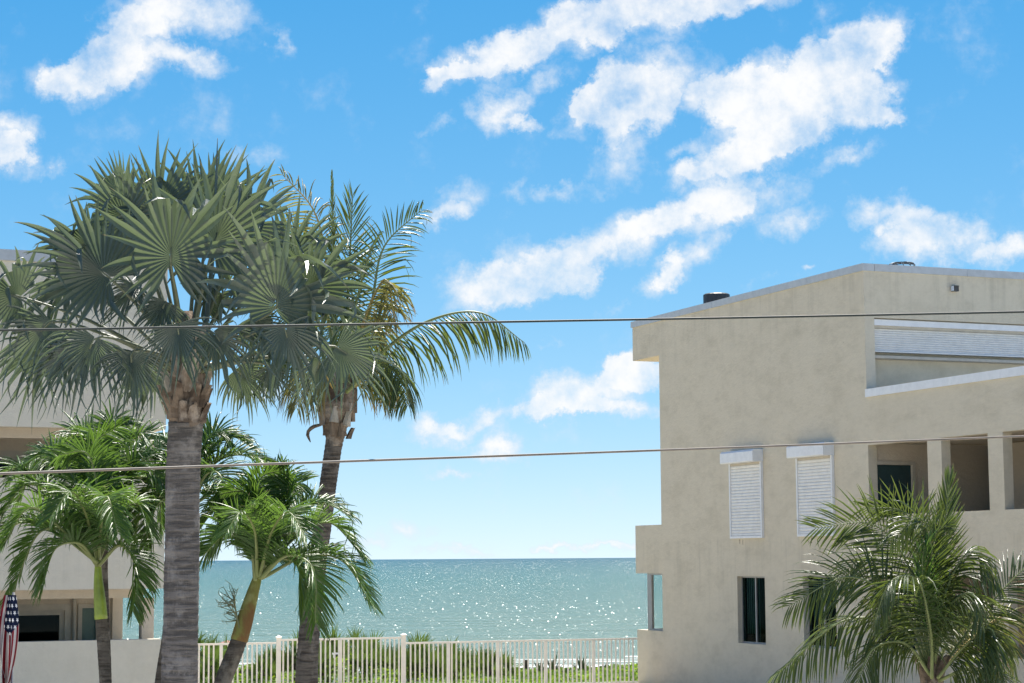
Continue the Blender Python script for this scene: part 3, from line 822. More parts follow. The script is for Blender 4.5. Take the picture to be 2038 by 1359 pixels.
def left_building():
    t = thing('beach_house', 'pale grey stucco house with open balconies behind the palms', 'building', H.w(0, -4, 1.0))
    zz = lambda y, px=160: H.hit_s(px, y, 0)[1]
    hx = lambda px, s=0.0, y=1100: H.hit_s(px, y, s)[0]
    z_top, z_s1, z_p1, z_s0, z_p0 = zz(498, 40), zz(852, 200), zz(952), zz(1173), zz(1275)
    R0 = -15.0; RE = 0.0
    T = .25
    mb = MB(); H.wall(mb, 's', 0, T, R0, RE, z_s1, z_top - .2); H.wall(mb, 'r', RE - T, RE, T + .001, 4.5, z_s1 + .001, z_top - .2); part('upper_wall', mb, M['stucco_l'], t)
    mb = MB(); H.wall(mb, 's', 0, T, R0, RE, z_s0, z_p1); H.wall(mb, 'r', RE - T, RE, T + .001, 4.5, z_s0 + .001, z_p1); part('balcony_wall', mb, M['stucco_l'], t)
    mb = MB(); H.wall(mb, 's', 0, T, R0, RE - .04, GZ, z_p0); H.wall(mb, 'r', RE - T - .04, RE - .04, T + .001, 2.2, GZ, z_p0 - .14); part('terrace_wall', mb, M['stucco_l'], t)
    mb = MB(); H.box(mb, -.05, T + .06, R0, RE + .05, z_top - .198, z_top); H.box(mb, T + .062, 4.5, RE - T, RE + .05, z_top - .196, z_top - .002); part('coping', mb, M['coping'], t)
    body = hx(246, 2.4)
    for z in (z_s1, z_s0):
        mb = MB(); H.box(mb, T + .002, 4.6, R0, RE - T - .002, z + .12, z + .32); part('floor_slab', mb, M['stucco_l'], t)
        mb = MB(); H.box(mb, .55, .80, R0, RE - T - .01, z - .17, z + .118); part('beam', mb, M['stucco_in'], t)
    # corner columns
    for z0, z1 in ((z_s0 + .33, z_s1 - .18), (1.0, z_s0 - .18)):
        mb = MB(); ra, rb = hx(285, .5), hx(309, .5)
        H.box(mb, .55, .80, ra, rb, z0, z1); part('column', mb, M['stucco_in'], t)
        mb = MB(); ra, rb = hx(228, 1.9), hx(247, 1.9)
        H.box(mb, 2.0, 2.25, ra, rb, z0, z1); part('column', mb, M['stucco_in'], t)
        zf, zt = z0, z1 + .28
        q = 2.4
        # back wall with window and door
        wa, wb = hx(-330, q), hx(131, q)
        da, db = hx(162, q), hx(196, q)
        wz1 = H.hit_s(80, 1215, q)[1] - z_s0 + (z_s1 if z0 > 3 else z_s0)
        dz1 = H.hit_s(175, 1207, q)[1] - z_s0 + (z_s1 if z0 > 3 else z_s0)
        mb = MB(); H.wall(mb, 's', q, q + .2, R0, body, zf, zt, [(wa, wb, zf + .4, wz1), (da, db, zf, dz1)]); part('back_wall', mb, M['stucco_in'], t)
        mb = MB(); frame_bars(H, mb, 's', q + .04, q + .16, wa, wb, zf + .4, wz1, .09)
        for k in range(1, 4): H.box(mb, q + .06, q + .14, wa + (wb - wa) * k / 4 - .03, wa + (wb - wa) * k / 4 + .03, zf + .49, wz1 - .09)
        w = part('window', mb, M['beige_trim'], t)
        for k in range(4):
            a, b = wa + (wb - wa) * k / 4, wa + (wb - wa) * (k + 1) / 4
            mb = MB(); H.box(mb, q + .09, q + .1, a + (.09 if k == 0 else .03), b - (.09 if k == 3 else .03), zf + .49, wz1 - .09); part('pane', mb, M['tinted'], w)
        mb = MB(); H.box(mb, q + 2.3, q + 2.4, wa - .3, body - .21, zf - .1, zt); part('room', mb, M['dark_room'], w)
        mb = MB(); frame_bars(H, mb, 's', q - .02, q + .03, wa - .12, wb + .12, zf + .28, wz1 + .12, .118); part('surround', mb, M['beige_trim'], w)
        mb = MB(); H.box(mb, q + .05, q + .1, da + .03, db - .03, zf, dz1 - .03)
        d = part('door', mb, M['green_door'], t)
        mb = MB()
        H.box(mb, q - .03, q + .02, da - .05, da + .03, zf, dz1 + .05); H.box(mb, q - .03, q + .02, db - .03, db + .05, zf, dz1 + .05); H.box(mb, q - .03, q + .02, da + .03, db - .03, dz1 - .03, dz1 + .05)
        part('door_frame', mb, M['beige_trim'], d)
        mb = MB()
        for k in range(7): H.box(mb, q + .03, q + .048, da + .06, db - .06, zf + .2 + k * .27, zf + .38 + k * .27)
        part('panel', mb, M['green_door'], d)
        mb = MB(); xx = hx(150, q - .05); mb.tube([H.w(q - .06, xx, zf), H.w(q - .06, xx, zt - .32), H.w(q - .22, xx - .09, zt - .05)], .035, 8); part('downpipe', mb, M['beige_trim'], t)
    # body of the house behind, closed on all sides
    mb = MB(); H.wall(mb, 'r', body - .2, body, 2.61, 13, GZ, z_top - .3); H.wall(mb, 's', 13, 13.2, R0, body, GZ, z_top - .3); H.wall(mb, 'r', R0, R0 + .2, .26, 13, GZ, z_top - .3); part('side_wall', mb, M['stucco_l'], t)
    mb = MB(); H.box(mb, .3, 12.9, R0 + .21, RE - .3, z_top - .5, z_top - .32); part('roof', mb, M['coping'], t)
    mb = MB(); H.box(mb, T + .01, 2.38, R0, RE - T - .05, .9, 1.0); part('terrace_floor', mb, M['coping'], t)
    # small lamp under the balcony edge
    rl, zl = H.hit_s(304, 1168, .12)
    L = thing('soffit_lamp', 'tiny grey lamp fixed under the balcony corner', 'lamp', H.w(.12, rl, z_s0))
    mb = MB(); H.box(mb, .06, .18, rl - .05, rl + .05, z_s0 - .05, z_s0 - .002); part('lamp_case', mb, M['frame'], L)
    mb = MB(); mb.tube([H.w(.12, rl, z_s0 - .09), H.w(.12, rl, z_s0 - .052)], .035, 8); part('lens', mb, M['lens'], L)


left_building()


# ------------------------------------------------------------------ palm builders
def fan_blade(mb, hub, tip, hint, nseg, spread, cup, droop, broken, rng, split=.55, fold=.42):
    a = tip - hub; R = a.length; a = a.normalized()
    n = hint - a * hint.dot(a); n = n.normalized(); b = a.cross(n)
    dth = 2 * spread / nseg
    sag = rng.uniform(.6, 1.3)
    for i in range(nseg):
        th = -spread + dth * (i + .5)
        k = abs(th) / spread
        d = (a * math.cos(th) + b * math.sin(th)).normalized()
        w_dir = (b * math.cos(th) - a * math.sin(th)).normalized()
        L = R * (1.04 - .34 * k ** 1.6) * rng.uniform(.84, 1.08)
        root = hub + a * (.10 * R * (1 - k))
        ts = split * rng.uniform(.85, 1.12)
        brk = rng.random() < broken
        tb = rng.uniform(.36, .8); bend = V((rng.uniform(-.7, .7), rng.uniform(-1.2, .1), rng.uniform(-1.3, -.3)))
        tw = rng.uniform(-.8, .8); sw = n * rng.gauss(0, .05) + w_dir * rng.gauss(0, .035)
        rows = []; pos = root.copy(); prev_t = 0
        dd = d + n * (cup * (.25 + k) * .6)
        dd.normalize()
        for t in (.02, .2, .38, .52, .64, .76, .87, .95, 1.0):
            step = (t - prev_t) * L; prev_t = t
            g = droop * sag * (t ** 2) * .32 * (1 + (.8 if abs(d.z) < .5 else 0))
            dd = (dd + V((0, 0, -1)) * g + n * cup * .05 + (sw if t > ts else V((0, 0, 0)))).normalized()
            if brk and t > tb: dd = (dd * .45 + bend * .75).normalized()
            pos = pos + dd * step
            full = t * L * math.tan(dth / 2) * 1.14 + .003
            hw = full if t <= ts else (ts * L * math.tan(dth / 2) * 1.14 + .003) * (1 - ((t - ts) / (1 - ts)) ** 1.35) + .0015
            wd = (w_dir - dd * w_dir.dot(dd)).normalized()
            nn = dd.cross(wd); nn = nn if nn.dot(n) > 0 else -nn
            if t > ts:
                ang = tw * (t - ts) / (1 - ts) * (2.6 if brk else 1)
                wd, nn = wd * math.cos(ang) + nn * math.sin(ang), nn * math.cos(ang) - wd * math.sin(ang)
            rows.append((mb.vert(pos - wd * hw + nn * hw * fold, (0, t)), mb.vert(pos - nn * hw * fold, (.5, t)), mb.vert(pos + wd * hw + nn * hw * fold, (1, t))))
        for p, q in zip(rows, rows[1:]):
            mb.f.append((p[0], p[1], q[1], q[0])); mb.f.append((p[1], p[2], q[2], q[1]))


def pinnate(mb, pts, npair, L, wid, vee, f0, f1, droop, rng, gap=0.0, base=.16, jag=0.0, tipl=.3, r0=.028, roll=0):
    """Feather leaf: rachis through PTS, leaflets on both sides. Returns the rachis points and radii."""
    N = npair + 1
    C, length = catmull(pts, N)
    ups = []
    t0 = (C[1] - C[0]).normalized(); out = V((t0.x, t0.y, 0)); out = out.normalized() if out.length > .05 else V((0, -1, 0))
    u = UZ - out * .4; u = (u - t0 * u.dot(t0)).normalized()
    if roll:
        sd = t0.cross(u); ra = RAD(roll) * (1 if sd.y < 0 else -1); u = u * math.cos(ra) + sd * math.sin(ra)
    for k in range(N):
        t = (C[min(k + 1, N - 1)] - C[max(k - 1, 0)]).normalized()
        u = (u - t * u.dot(t)).normalized(); ups.append((t, u.copy()))
    for k in range(1, N):
        x = k / (N - 1)
        if x < base: continue
        t, up = ups[k]
        side = t.cross(up).normalized()
        y = (x - base) / (1 - base)
        prof = min(1.0, .45 + 2.6 * y) * (1.0 - (1 - tipl) * max(0, (y - .45) / .55) ** 1.5)
        for sgn in (-1, 1):
            if rng.random() < gap: continue
            fw = RAD(f0 + (f1 - f0) * y + rng.uniform(-6, 6))
            vv = RAD(vee * (1 - .5 * y) + rng.uniform(-12, 12))
            d = side * sgn * math.cos(fw) * math.cos(vv) + t * math.sin(fw) + up * math.sin(vv) * math.cos(fw)
            d.normalize()
            ll = L * prof * rng.uniform(.86, 1.08)
            pos = C[k] + d * .005
            dr = droop * rng.uniform(.6, 1.4)
            tw = rng.uniform(-.5, .5)
            rows = []
            kink = rng.uniform(.45, .9) if rng.random() < jag else 2
            kdir = V((rng.uniform(-.6, .6), rng.uniform(-.6, .6), -1))
            for j, (q, wq) in enumerate(((0, .35), (.2, .9), (.42, 1), (.66, .8), (.86, .42), (1, .04))):
                if j: pos = pos + d * ll * (q - pq)
                pq = q
                wd = t - d * t.dot(d)
                if wd.length < .05: wd = side - d * side.dot(d)
                wd.normalize(); nn = d.cross(wd)
                wd, nn = wd * math.cos(tw) + nn * math.sin(tw), nn * math.cos(tw) - wd * math.sin(tw)
                h = wid * .5 * wq * (.7 + .3 * prof)
                if nn.z < 0: nn = -nn
                rows.append((mb.vert(pos - wd * h - nn * h * .3, (0, q)), mb.vert(pos + nn * h * .3, (.5, q)), mb.vert(pos + wd * h - nn * h * .3, (1, q))))
                d = (d + V((0, 0, -dr * (.35 + q)))).normalized()
                if q > kink: d = (d * .3 + kdir * .8).normalized()
            for p, q in zip(rows, rows[1:]):
                mb.f.append((p[0], p[1], q[1], q[0])); mb.f.append((p[1], p[2], q[2], q[1]))
    return C, [r0 * (1 - .85 * k / (N - 1)) for k in range(N)]


def add_frond(parent, px_pts, Y, n, L, wid, vee, f0, f1, droop, rng, mat, rmat, r0=.028, **kw):
    pts = [P(x, y, Y + dy) for (x, y, dy) in px_pts]
    mb = MB()
    C, R = pinnate(mb, pts, n, L, wid, vee, f0, f1, droop, rng, r0=r0, **kw)
    o = part('frond', mb, mat, parent)
    st = MB(); st.smooth = True; st.tube(C[::2] + [C[-1]] if len(C) % 2 == 0 else C[::2], (R[::2] + [R[-1]]) if len(C) % 2 == 0 else R[::2], 6)
    part('stalk', st, rmat, o)
    return o


def trunk_mesh(pts, radii, step, rough, seed, ring=.03, n=20):
    """Palm trunk: swept tube whose rings step outwards at each old leaf scar."""
    C0, length = catmull(pts, 60)
    cnt = max(12, int(length / step))
    C, _ = catmull(pts, cnt)
    rng = random.Random(seed)
    mb = MB(); mb.smooth = True
    rows = []
    per = max(3, int(.11 / step)); ph = 0; cyc = per
    for k, p in enumerate(C):
        x = k / (cnt - 1)
        j = x * (len(radii) - 1); i = min(int(j), len(radii) - 2)
        r = radii[i] + (radii[i + 1] - radii[i]) * (j - i)
        t = (C[min(k + 1, cnt - 1)] - C[max(k - 1, 0)]).normalized()
        a = (V((1, 0, 0)) - t * t.x).normalized(); b = t.cross(a)
        ph += 1
        if ph >= cyc: ph = 0; cyc = max(2, int(per * rng.uniform(.6, 1.4)))
        saw = 1 + ring * (ph / cyc - .5)
        row = []
        for q in range(n):
            an = 6.28318 * q / n
            nz = mnoise.noise(V((math.cos(an) * 1.6, math.sin(an) * 1.6, p.z * 2.4 + seed))) * rough + mnoise.noise(V((math.cos(an) * 5, math.sin(an) * 5, p.z * 12 + seed))) * rough * .5
            row.append(mb.vert(p + (a * math.cos(an) + b * math.sin(an)) * r * (saw + nz), (q / n, x)))
        rows.append(row)
    for u, w in zip(rows, rows[1:]):
        for q in range(n): mb.f.append((u[q], u[(q + 1) % n], w[(q + 1) % n], w[q]))
    mb.f.append(tuple(rows[0][::-1])); mb.f.append(tuple(rows[-1]))
    return mb


def boot_mesh(root, out, up, length, w0, w1, lean, rng):
    """Old leaf base: a thick clasping wedge, split towards its root, cut off ragged at the top."""
    side = out.cross(up).normalized()
    mb = MB(); mb.smooth = False
    rows = []
    for k in range(6):
        q = k / 5
        c = root + up * length * q + out * (lean * q ** 1.5 * length)
        w = w0 + (w1 - w0) * q ** .8
        th = .05 * (1 - .45 * q)
        rag = rng.uniform(-.02, .03) if k == 5 else 0
        rows.append([mb.vert(c - side * w - out * .03 + up * rag), mb.vert(c - side * w * .5 + out * th * .8), mb.vert(c + out * th + up * rag * 2), mb.vert(c + side * w * .5 + out * th * .8), mb.vert(c + side * w - out * .03 - up * rag), mb.vert(c - out * .05)])
    for u, w in zip(rows, rows[1:]):
        for q in range(6): mb.f.append((u[q], u[(q + 1) % 6], w[(q + 1) % 6], w[q]))
    mb.f.append(tuple(rows[-1])); mb.f.append(tuple(rows[0][::-1]))
    return mb


# ------------------------------------------------------------------ the big fan palm
def fan_palm():
    rng = random.Random(11)
    Y = 24.0
    base = P(358, 1359, Y); base.z = 0
    t = thing('fan_palm', 'tall grey trunked fan palm with a huge silver green crown', 'palm tree', base)
    top = P(370, 842, Y)
    pts = [base + V((-.02, 0, -.1)), P(357, 1359, Y), P(361, 1200, Y), P(363, 1050, Y), P(366, 900, Y), top]
    mb = trunk_mesh(pts, [.245, .24, .238, .236, .222, .212, .205, .205, .21], .03, .045, 3, .045, 28)
    part('trunk', mb, M['trunk_fan'], t)
    # leaf bases clasping the top of the trunk
    mb = MB(); mb.smooth = True
    cc = [P(370, 850, Y), P(371, 800, Y), P(372, 740, Y), P(372, 680, Y), P(370, 620, Y)]
    mb.tube(cc, [.20, .23, .20, .15, .08], 14); part('heart', mb, M['boot_old'], t)
    for row, (py, cnt, rad, ln, w0, w1, lean, mt) in enumerate(((840, 8, .19, .24, .11, .05, .42, 'boot_old'), (818, 8, .21, .30, .10, .045, .36, 'boot_old'), (785, 7, .20, .46, .10, .035, .36, 'boot'), (745, 7, .17, .52, .09, .03, .44, 'boot'))):
        for k in range(cnt):
            an = 6.28318 * (k + .5 * (row % 2) + rng.uniform(-.15, .15)) / cnt
            out = V((math.cos(an), math.sin(an), 0))
            c = P(371, py + rng.uniform(-7, 7), Y) + out * rad
            part('leaf_base', boot_mesh(c, out, (UZ + out.cross(UZ) * rng.uniform(-.35, .35)).normalized(), ln * rng.uniform(.85, 1.1), w0, w1, lean, rng), M[mt], t)
    # fronds: hub pixel, tip pixel, depth of hub and tip from the trunk, spread in degrees, droop, share of broken segments
    FR = [
        (340, 520, 343, 345, -1.0, -1.1, 155, .15, .05), (216, 551, 70, 440, -.5, -.6, 140, .3, .06), (424, 490, 475, 318, -.4, -.4, 145, .15, .06),
        (318, 425, 322, 285, .3, .3, 120, .1, .02), (255, 440, 160, 348, .1, .0, 125, .25, .04), (395, 450, 438, 300, .5, .6, 120, .1, .03),
        (547, 616, 592, 410, -.7, -.7, 130, .2, .10), (612, 580, 708, 468, -.3, -.3, 135, .3, .12), (490, 455, 530, 335, .4, .5, 120, .2, .05),
         (566, 648, 600, 800, -.9, -.8, 125, .7, .12), (670, 690, 800, 775, -.1, .1, 120, .8, .12),
        (640, 715, 600, 835, .3, .4, 110, .8, .12), (353, 645, 372, 775, -1.1, -1.2, 115, .7, .12), (424, 660, 505, 775, -.8, -.9, 115, .8, .18),
        (190, 672, 115, 815, -.7, -.8, 120, .8, .16), (100, 640, -15, 765, -.3, -.3, 120, .7, .22), (40, 590, -80, 560, -.1, 0, 130, .6, .22),
        (262, 700, 262, 838, -.6, -.7, 105, .9, .16), (140, 560, 10, 640, .4, .5, 125, .6, .25), (478, 560, 570, 545, .3, .3, 130, .5, .15),
        (270, 570, 190, 655, -.2, -.3, 120, .6, .18), (405, 600, 480, 570, .3, .4, 120, .5, .18), (305, 480, 245, 385, .6, .7, 120, .2, .05),
        (185, 490, 70, 465, .3, .3, 125, .4, .08), (470, 735, 545, 815, .5, .6, 110, .8, .14), 
        (85, 680, 0, 820, .4, .5, 110, .8, .16), (565, 530, 670, 430, .6, .6, 120, .3, .08), (250, 400, 205, 325, .9, 1.0, 110, .1, .02),
        (425, 400, 470, 320, 1.1, 1.2, 110, .1, .03),  
        (310, 740, 235, 815, .6, .8, 100, .9, .12), (540, 730, 560, 805, -.4, -.4, 110, .9, .15), 
        (330, 600, 290, 690, -.7, -.9, 105, .8, .20), (150, 690, 50, 810, -.5, -.6, 105, .8, .2), (500, 640, 560, 730, .0, -.1, 115, .8, .18),
    ]
    crown = P(371, 745, Y)
    for (hx, hy, tx, ty, dh, dt, sp, dr, brk) in FR:
        hub, tip = P(hx, hy, Y + dh), P(tx, ty, Y + dt)
        up = ty < hy
        hint = V((rng.uniform(-.6, .6), -1, .2 + rng.uniform(-.4, .45))) if up else V((rng.uniform(-.9, .9), -1, .55 + rng.uniform(-.4, .5)))
        sp = sp if up else sp * .85; brk = min(.55, brk * 3.6 + .12)
        mb = MB()
        fan_blade(mb, hub, tip, hint, rng.randint(27, 33), RAD(sp), .28 if up else .12, dr * (1 if up else 1.2), brk, rng, .47 if up else .30)
        fr = part('frond', mb, M['fan_leaf'], t)
        mid = crown.lerp(hub, .55) + V((0, 0, .10))
        start = crown + (hub - crown).normalized() * .1
        C, _ = catmull([start, mid, hub, hub + (tip - hub) * .16], 12)
        st = MB(); st.smooth = True; st.tube(C, [.034 - .0022 * k for k in range(12)], 7); part('stalk', st, M['rachis_fan'], fr)
    mb = MB(); mb.smooth = True
    C, _ = catmull([P(405, 700, Y), P(425, 480, Y + .2), P(433, 275, Y + .2)], 12); mb.tube(C, [.03, .03, .03, .03, .028, .028, .026, .024, .02, .016, .01, .003], 6)
    part('spear_leaf', mb, M['fan_leaf'], t)


fan_palm()


# ------------------------------------------------------------------ the coconut palm with the bent fronds
def coconut_palm():
    rng = random.Random(23)
    Y = 33.0
    base = P(606, 1400, Y); base.z = ground_z(base.x, Y)
    t = thing('coconut_palm', 'slender curved coconut palm rising behind the fan palm', 'palm tree', base)
    pts = [base - UZ * .1, P(612, 1310, Y), P(624, 1180, Y), P(640, 1060, Y), P(652, 970, Y), P(666, 872, Y)]
    part('trunk', trunk_mesh(pts, [.26, .235, .215, .19, .17, .155, .145, .14], .028, .03, 8, .07, 20), M['trunk_coco'], t)
    mb = MB(); mb.smooth = True
    mb = trunk_mesh([P(666, 888, Y), P(667, 872, Y), P(669, 845, Y), P(671, 815, Y), P(674, 770, Y), P(678, 700, Y)], [.14, .19, .28, .29, .24, .10], .03, .16, 4, .1, 20); part('heart', mb, M['boot_old'], t)
    for row, (py, cnt, rad, ln, w0, w1, lean, mt) in enumerate(((866, 6, .19, .22, .07, .025, .28, 'boot_old'), (845, 6, .26, .34, .085, .03, .12, 'boot'), (815, 7, .28, .36, .08, .03, .02, 'boot_old'), (785, 6, .25, .46, .08, .03, .0, 'boot'))):
        for k in range(cnt):
            an = 6.28318 * (k + .5 * (row % 2) + rng.uniform(-.35, .35)) / cnt
            out = V((math.cos(an), math.sin(an), 0))
            part('leaf_base', boot_mesh(P(671, py + rng.uniform(-8, 8), Y) + out * rad, out, (UZ + V((rng.uniform(-.25, .25), 0, 0))).normalized(), ln * rng.uniform(.8, 1.15), w0, w1, lean, rng), M[mt], t)
    mb = MB()   # dead husk hanging off the left of the crown
    C, _ = catmull([P(640, 845, Y - .1), P(622, 850, Y - .1), P(612, 862, Y - .1), P(618, 880, Y - .1)], 8); mb.tube(C, [.02, .03, .035, .035, .03, .03, .02, .008], 6); part('dead_husk', mb, M['boot_old'], t)
    FR = [  # control points (pixel, pixel, depth), leaflet droop, share of kinked leaflets, gap, material
        ([(690, 780, -.1), (745, 715, -.2), (850, 640, -.3), (955, 622, -.3), (1044, 682, -.3)], .55, .10, .02, 'coco_leaf', .62, 30),
        ([(690, 760, .1), (738, 610, .3), (765, 490, .4), (838, 418, .5)], .22, .25, .15, 'coco_leaf', .42, 40),
        ([(668, 740, 0), (664, 560, .2), (661, 345, .2)], .02, 0, .0, 'coco_leaf', .14, 80),
        ([(672, 740, 0), (655, 560, .3), (625, 420, .3), (563, 348, .2)], .35, .15, .1, 'coco_old', .45, 35),
        ([(684, 740, .1), (694, 560, .5), (702, 390, .6)], .08, .1, .25, 'coco_leaf', .5, 62),
        ([(695, 750, -.2), (735, 610, -.4), (768, 555, -.5), (785, 640, -.6)], .6, .15, .05, 'coco_old', .5, 35),
        ([(660, 760, -.2), (600, 690, -.6), (535, 680, -.9), (480, 770, -1.0)], .6, .15, .05, 'coco_leaf', .6, 30),
        ([(660, 755, .2), (600, 600, .8), (540, 530, 1.2), (470, 540, 1.4)], .5, .1, .05, 'coco_leaf', .6, 35),
        ([(690, 780, -.4), (760, 720, -.9), (800, 740, -1.2), (812, 805, -1.3)], .6, .15, .05, 'coco_leaf', .5, 30),
        ([(680, 760, -.4), (680, 660, -1.2), (690, 640, -2.0), (705, 730, -2.5)], .6, .15, .05, 'coco_leaf', .55, 30),
        ([(672, 760, .3), (690, 640, 1.2), (700, 600, 2.0), (720, 660, 2.6)], .5, .1, .05, 'coco_leaf', .6, 30),
        ([(664, 770, -.3), (630, 720, -1.0), (605, 740, -1.5), (590, 810, -1.7)], .7, .15, .05, 'coco_old', .5, 30),
        ([(684, 765, .2), (720, 660, .8), (745, 625, 1.1), (770, 700, 1.4)], .6, .15, .05, 'coco_leaf', .6, 30),
        ([(670, 745, .0), (645, 600, .5), (600, 480, .7), (560, 440, .8)], .3, .1, .1, 'coco_leaf', .5, 40),
        ([(690, 790, .1), (735, 740, .2), (765, 730, .3), (790, 770, .3)], .7, .15, .05, 'coco_old', .5, 28),
        ([(680, 745, -.2), (712, 590, -.5), (738, 500, -.6), (752, 470, -.6)], .3, .2, .2, 'coco_leaf', .42, 40),
    ]
    for pts, dr, jag, gap, mt, L, f0 in FR:
        o = add_frond(t, pts, Y, 58, L * 1.9, .031, -48 if f0 < 38 else 8, f0 * .42, f0 * .6 + 30, dr * .9, rng, M[mt], M['rachis_old' if mt == 'coco_old' else 'rachis'], .04, jag=jag, gap=gap, base=.2, roll=15 if f0 < 38 else 55)
        if mt == 'coco_old': o['label'] = 'yellowing older frond'


coconut_palm()


# ------------------------------------------------------------------ the small feather palms
def feather_palm(label, Y, stem, radii, shaft, sr, fronds, seed, shaft_mat='crownshaft', n=88, L=.56):
    rng = random.Random(seed)
    b0, b1 = P(stem[0][0], stem[0][1], Y), P(stem[1][0], stem[1][1], Y)
    base = V((0, Y, ground_z(0, Y))); base.x = b0.x - (b1.x - b0.x) / (b1.z - b0.z) * (b0.z - base.z) * .7
    t = thing('feather_palm', label, 'palm tree', base, 'small feather palms in front of the beach house')
    pts = [base - UZ * .1] + [P(x, y, Y) for x, y in stem]
    part('trunk', trunk_mesh(pts, radii, .03, .03, seed, .05, 16), M['trunk_feather'], t)
    mb = MB(); mb.smooth = True
    C, _ = catmull([P(x, y, Y) for x, y in shaft], 14); k = len(sr) - 1
    mb.tube(C, [sr[min(int(i / 13 * k), k - 1)] + (sr[min(int(i / 13 * k) + 1, k)] - sr[min(int(i / 13 * k), k - 1)]) * (i / 13 * k - min(int(i / 13 * k), k - 1)) for i in range(14)], 16)
    part('crownshaft', mb, M[shaft_mat], t)
    for pts in fronds:
        add_frond(t, pts, Y, n, L * rng.uniform(.9, 1.1), .030, 38, 16, 50, .19, rng, M['feather_leaf'], M['rachis'], .03, jag=.38, base=.18, tipl=.55)
    return t


feather_palm('feather palm with a bright green crownshaft standing before the terrace wall', 28.0,
             [(210, 1359), (206, 1300), (201, 1228)], [.115, .11, .095, .085, .08],
             [(201, 1232), (199, 1200), (196, 1160), (195, 1128), (195, 1100)], [.092, .085, .07, .05, .03],
             [[(194, 1125, 0), (150, 1062, -.2), (85, 1055, -.3), (22, 1185, -.4)],
              [(192, 1120, 0), (125, 1000, .1), (55, 965, .2), (-10, 1040, .2)],
              [(193, 1115, .1), (150, 960, .4), (95, 900, .5), (25, 950, .6)],
              [(195, 1110, .1), (178, 960, .3), (190, 880, .3), (235, 850, .4)],
              [(196, 1112, .1), (228, 980, .4), (275, 920, .5), (325, 960, .5)],
              [(197, 1125, -.1), (240, 1085, -.3), (268, 1120, -.4), (264, 1215, -.4)],
              [(196, 1115, 0), (235, 1030, -.2), (270, 1000, -.3), (300, 1060, -.4)],
              [(193, 1125, -.1), (155, 1080, -.6), (112, 1090, -.8), (85, 1165, -.9)],
              [(194, 1112, -.1), (165, 1010, -.8), (140, 980, -1.2), (100, 1030, -1.5)],
              [(196, 1112, -.1), (205, 1010, -.9), (215, 990, -1.4), (235, 1060, -1.7)],
              [(194, 1110, .2), (185, 1000, .9), (175, 950, 1.4), (165, 1000, 1.8)],
              [(193, 1118, .0), (110, 1060, .3), (40, 1040, .4), (-20, 1100, .5)],
              [(196, 1110, 0), (190, 950, -.1), (170, 900, -.2), (120, 905, -.2)],
              [(193, 1118, .1), (100, 1000, .5), (40, 930, .7), (-25, 965, .8)],
              [(195, 1112, .2), (245, 930, .6), (290, 905, .8), (335, 940, .9)],
              [(194, 1120, -.2), (120, 1050, -.7), (60, 1010, -.9), (8, 1080, -1.0)]], 31)
feather_palm('taller thin stemmed feather palm whose crown rises above the green crownshaft', 30.0,
             [(214, 1359), (209, 1200), (207, 1120), (212, 1010)], [.085, .075, .065, .06, .055],
             [(212, 1012), (213, 990), (214, 965), (214, 940)], [.06, .055, .045, .03],
             [[(213, 975, 0), (190, 880, .1), (150, 860, .1), (105, 930, .1)],
              [(214, 970, 0), (215, 870, .0), (225, 835, 0), (250, 845, 0)],
              [(215, 970, 0), (255, 880, .1), (295, 870, .1), (330, 920, .1)],
              [(213, 980, 0), (170, 910, -.3), (110, 900, -.5), (50, 960, -.6)],
              [(216, 980, 0), (265, 915, -.3), (300, 920, -.5), (325, 990, -.6)],
              [(214, 975, -.1), (205, 890, -.7), (195, 870, -1.1), (170, 920, -1.4)],
              [(214, 975, .1), (225, 890, .7), (235, 870, 1.1), (260, 920, 1.4)],
              [(212, 985, 0), (150, 930, .3), (80, 930, .5), (30, 1000, .6)],
              [(216, 985, 0), (270, 950, .3), (310, 960, .5), (322, 1050, .6)]], 37)
feather_palm('leaning feather palm half hidden behind the big grey trunk', 29.0,
             [(318, 1359), (330, 1280), (348, 1150), (366, 1060)], [.10, .09, .08, .07, .065],
             [(366, 1062), (372, 1030), (378, 1000), (382, 975)], [.075, .07, .055, .035],
             [[(380, 1000, 0), (400, 900, .1), (430, 860, .1), (455, 870, .1)],
              [(382, 1000, 0), (430, 920, .1), (480, 905, .1), (545, 935, .1)],
              [(376, 1000, 0), (330, 920, .1), (285, 900, .1), (240, 930, .1)],
              [(374, 1010, 0), (330, 960, -.1), (290, 980, -.1), (268, 1070, -.1)],
              [(374, 1015, 0), (340, 985, -.3), (310, 1010, -.4), (300, 1080, -.5)],
              [(384, 1005, 0), (430, 980, .2), (460, 1000, .3), (470, 1070, .3)],
              [(380, 1000, 0), (415, 940, -.4), (440, 950, -.7), (450, 1030, -.8)],
              [(378, 1000, 0), (360, 900, .5), (330, 870, .8), (290, 880, 1.0)],
              [(383, 1000, .1), (420, 890, .4), (465, 870, .6), (500, 890, .7)]], 41)
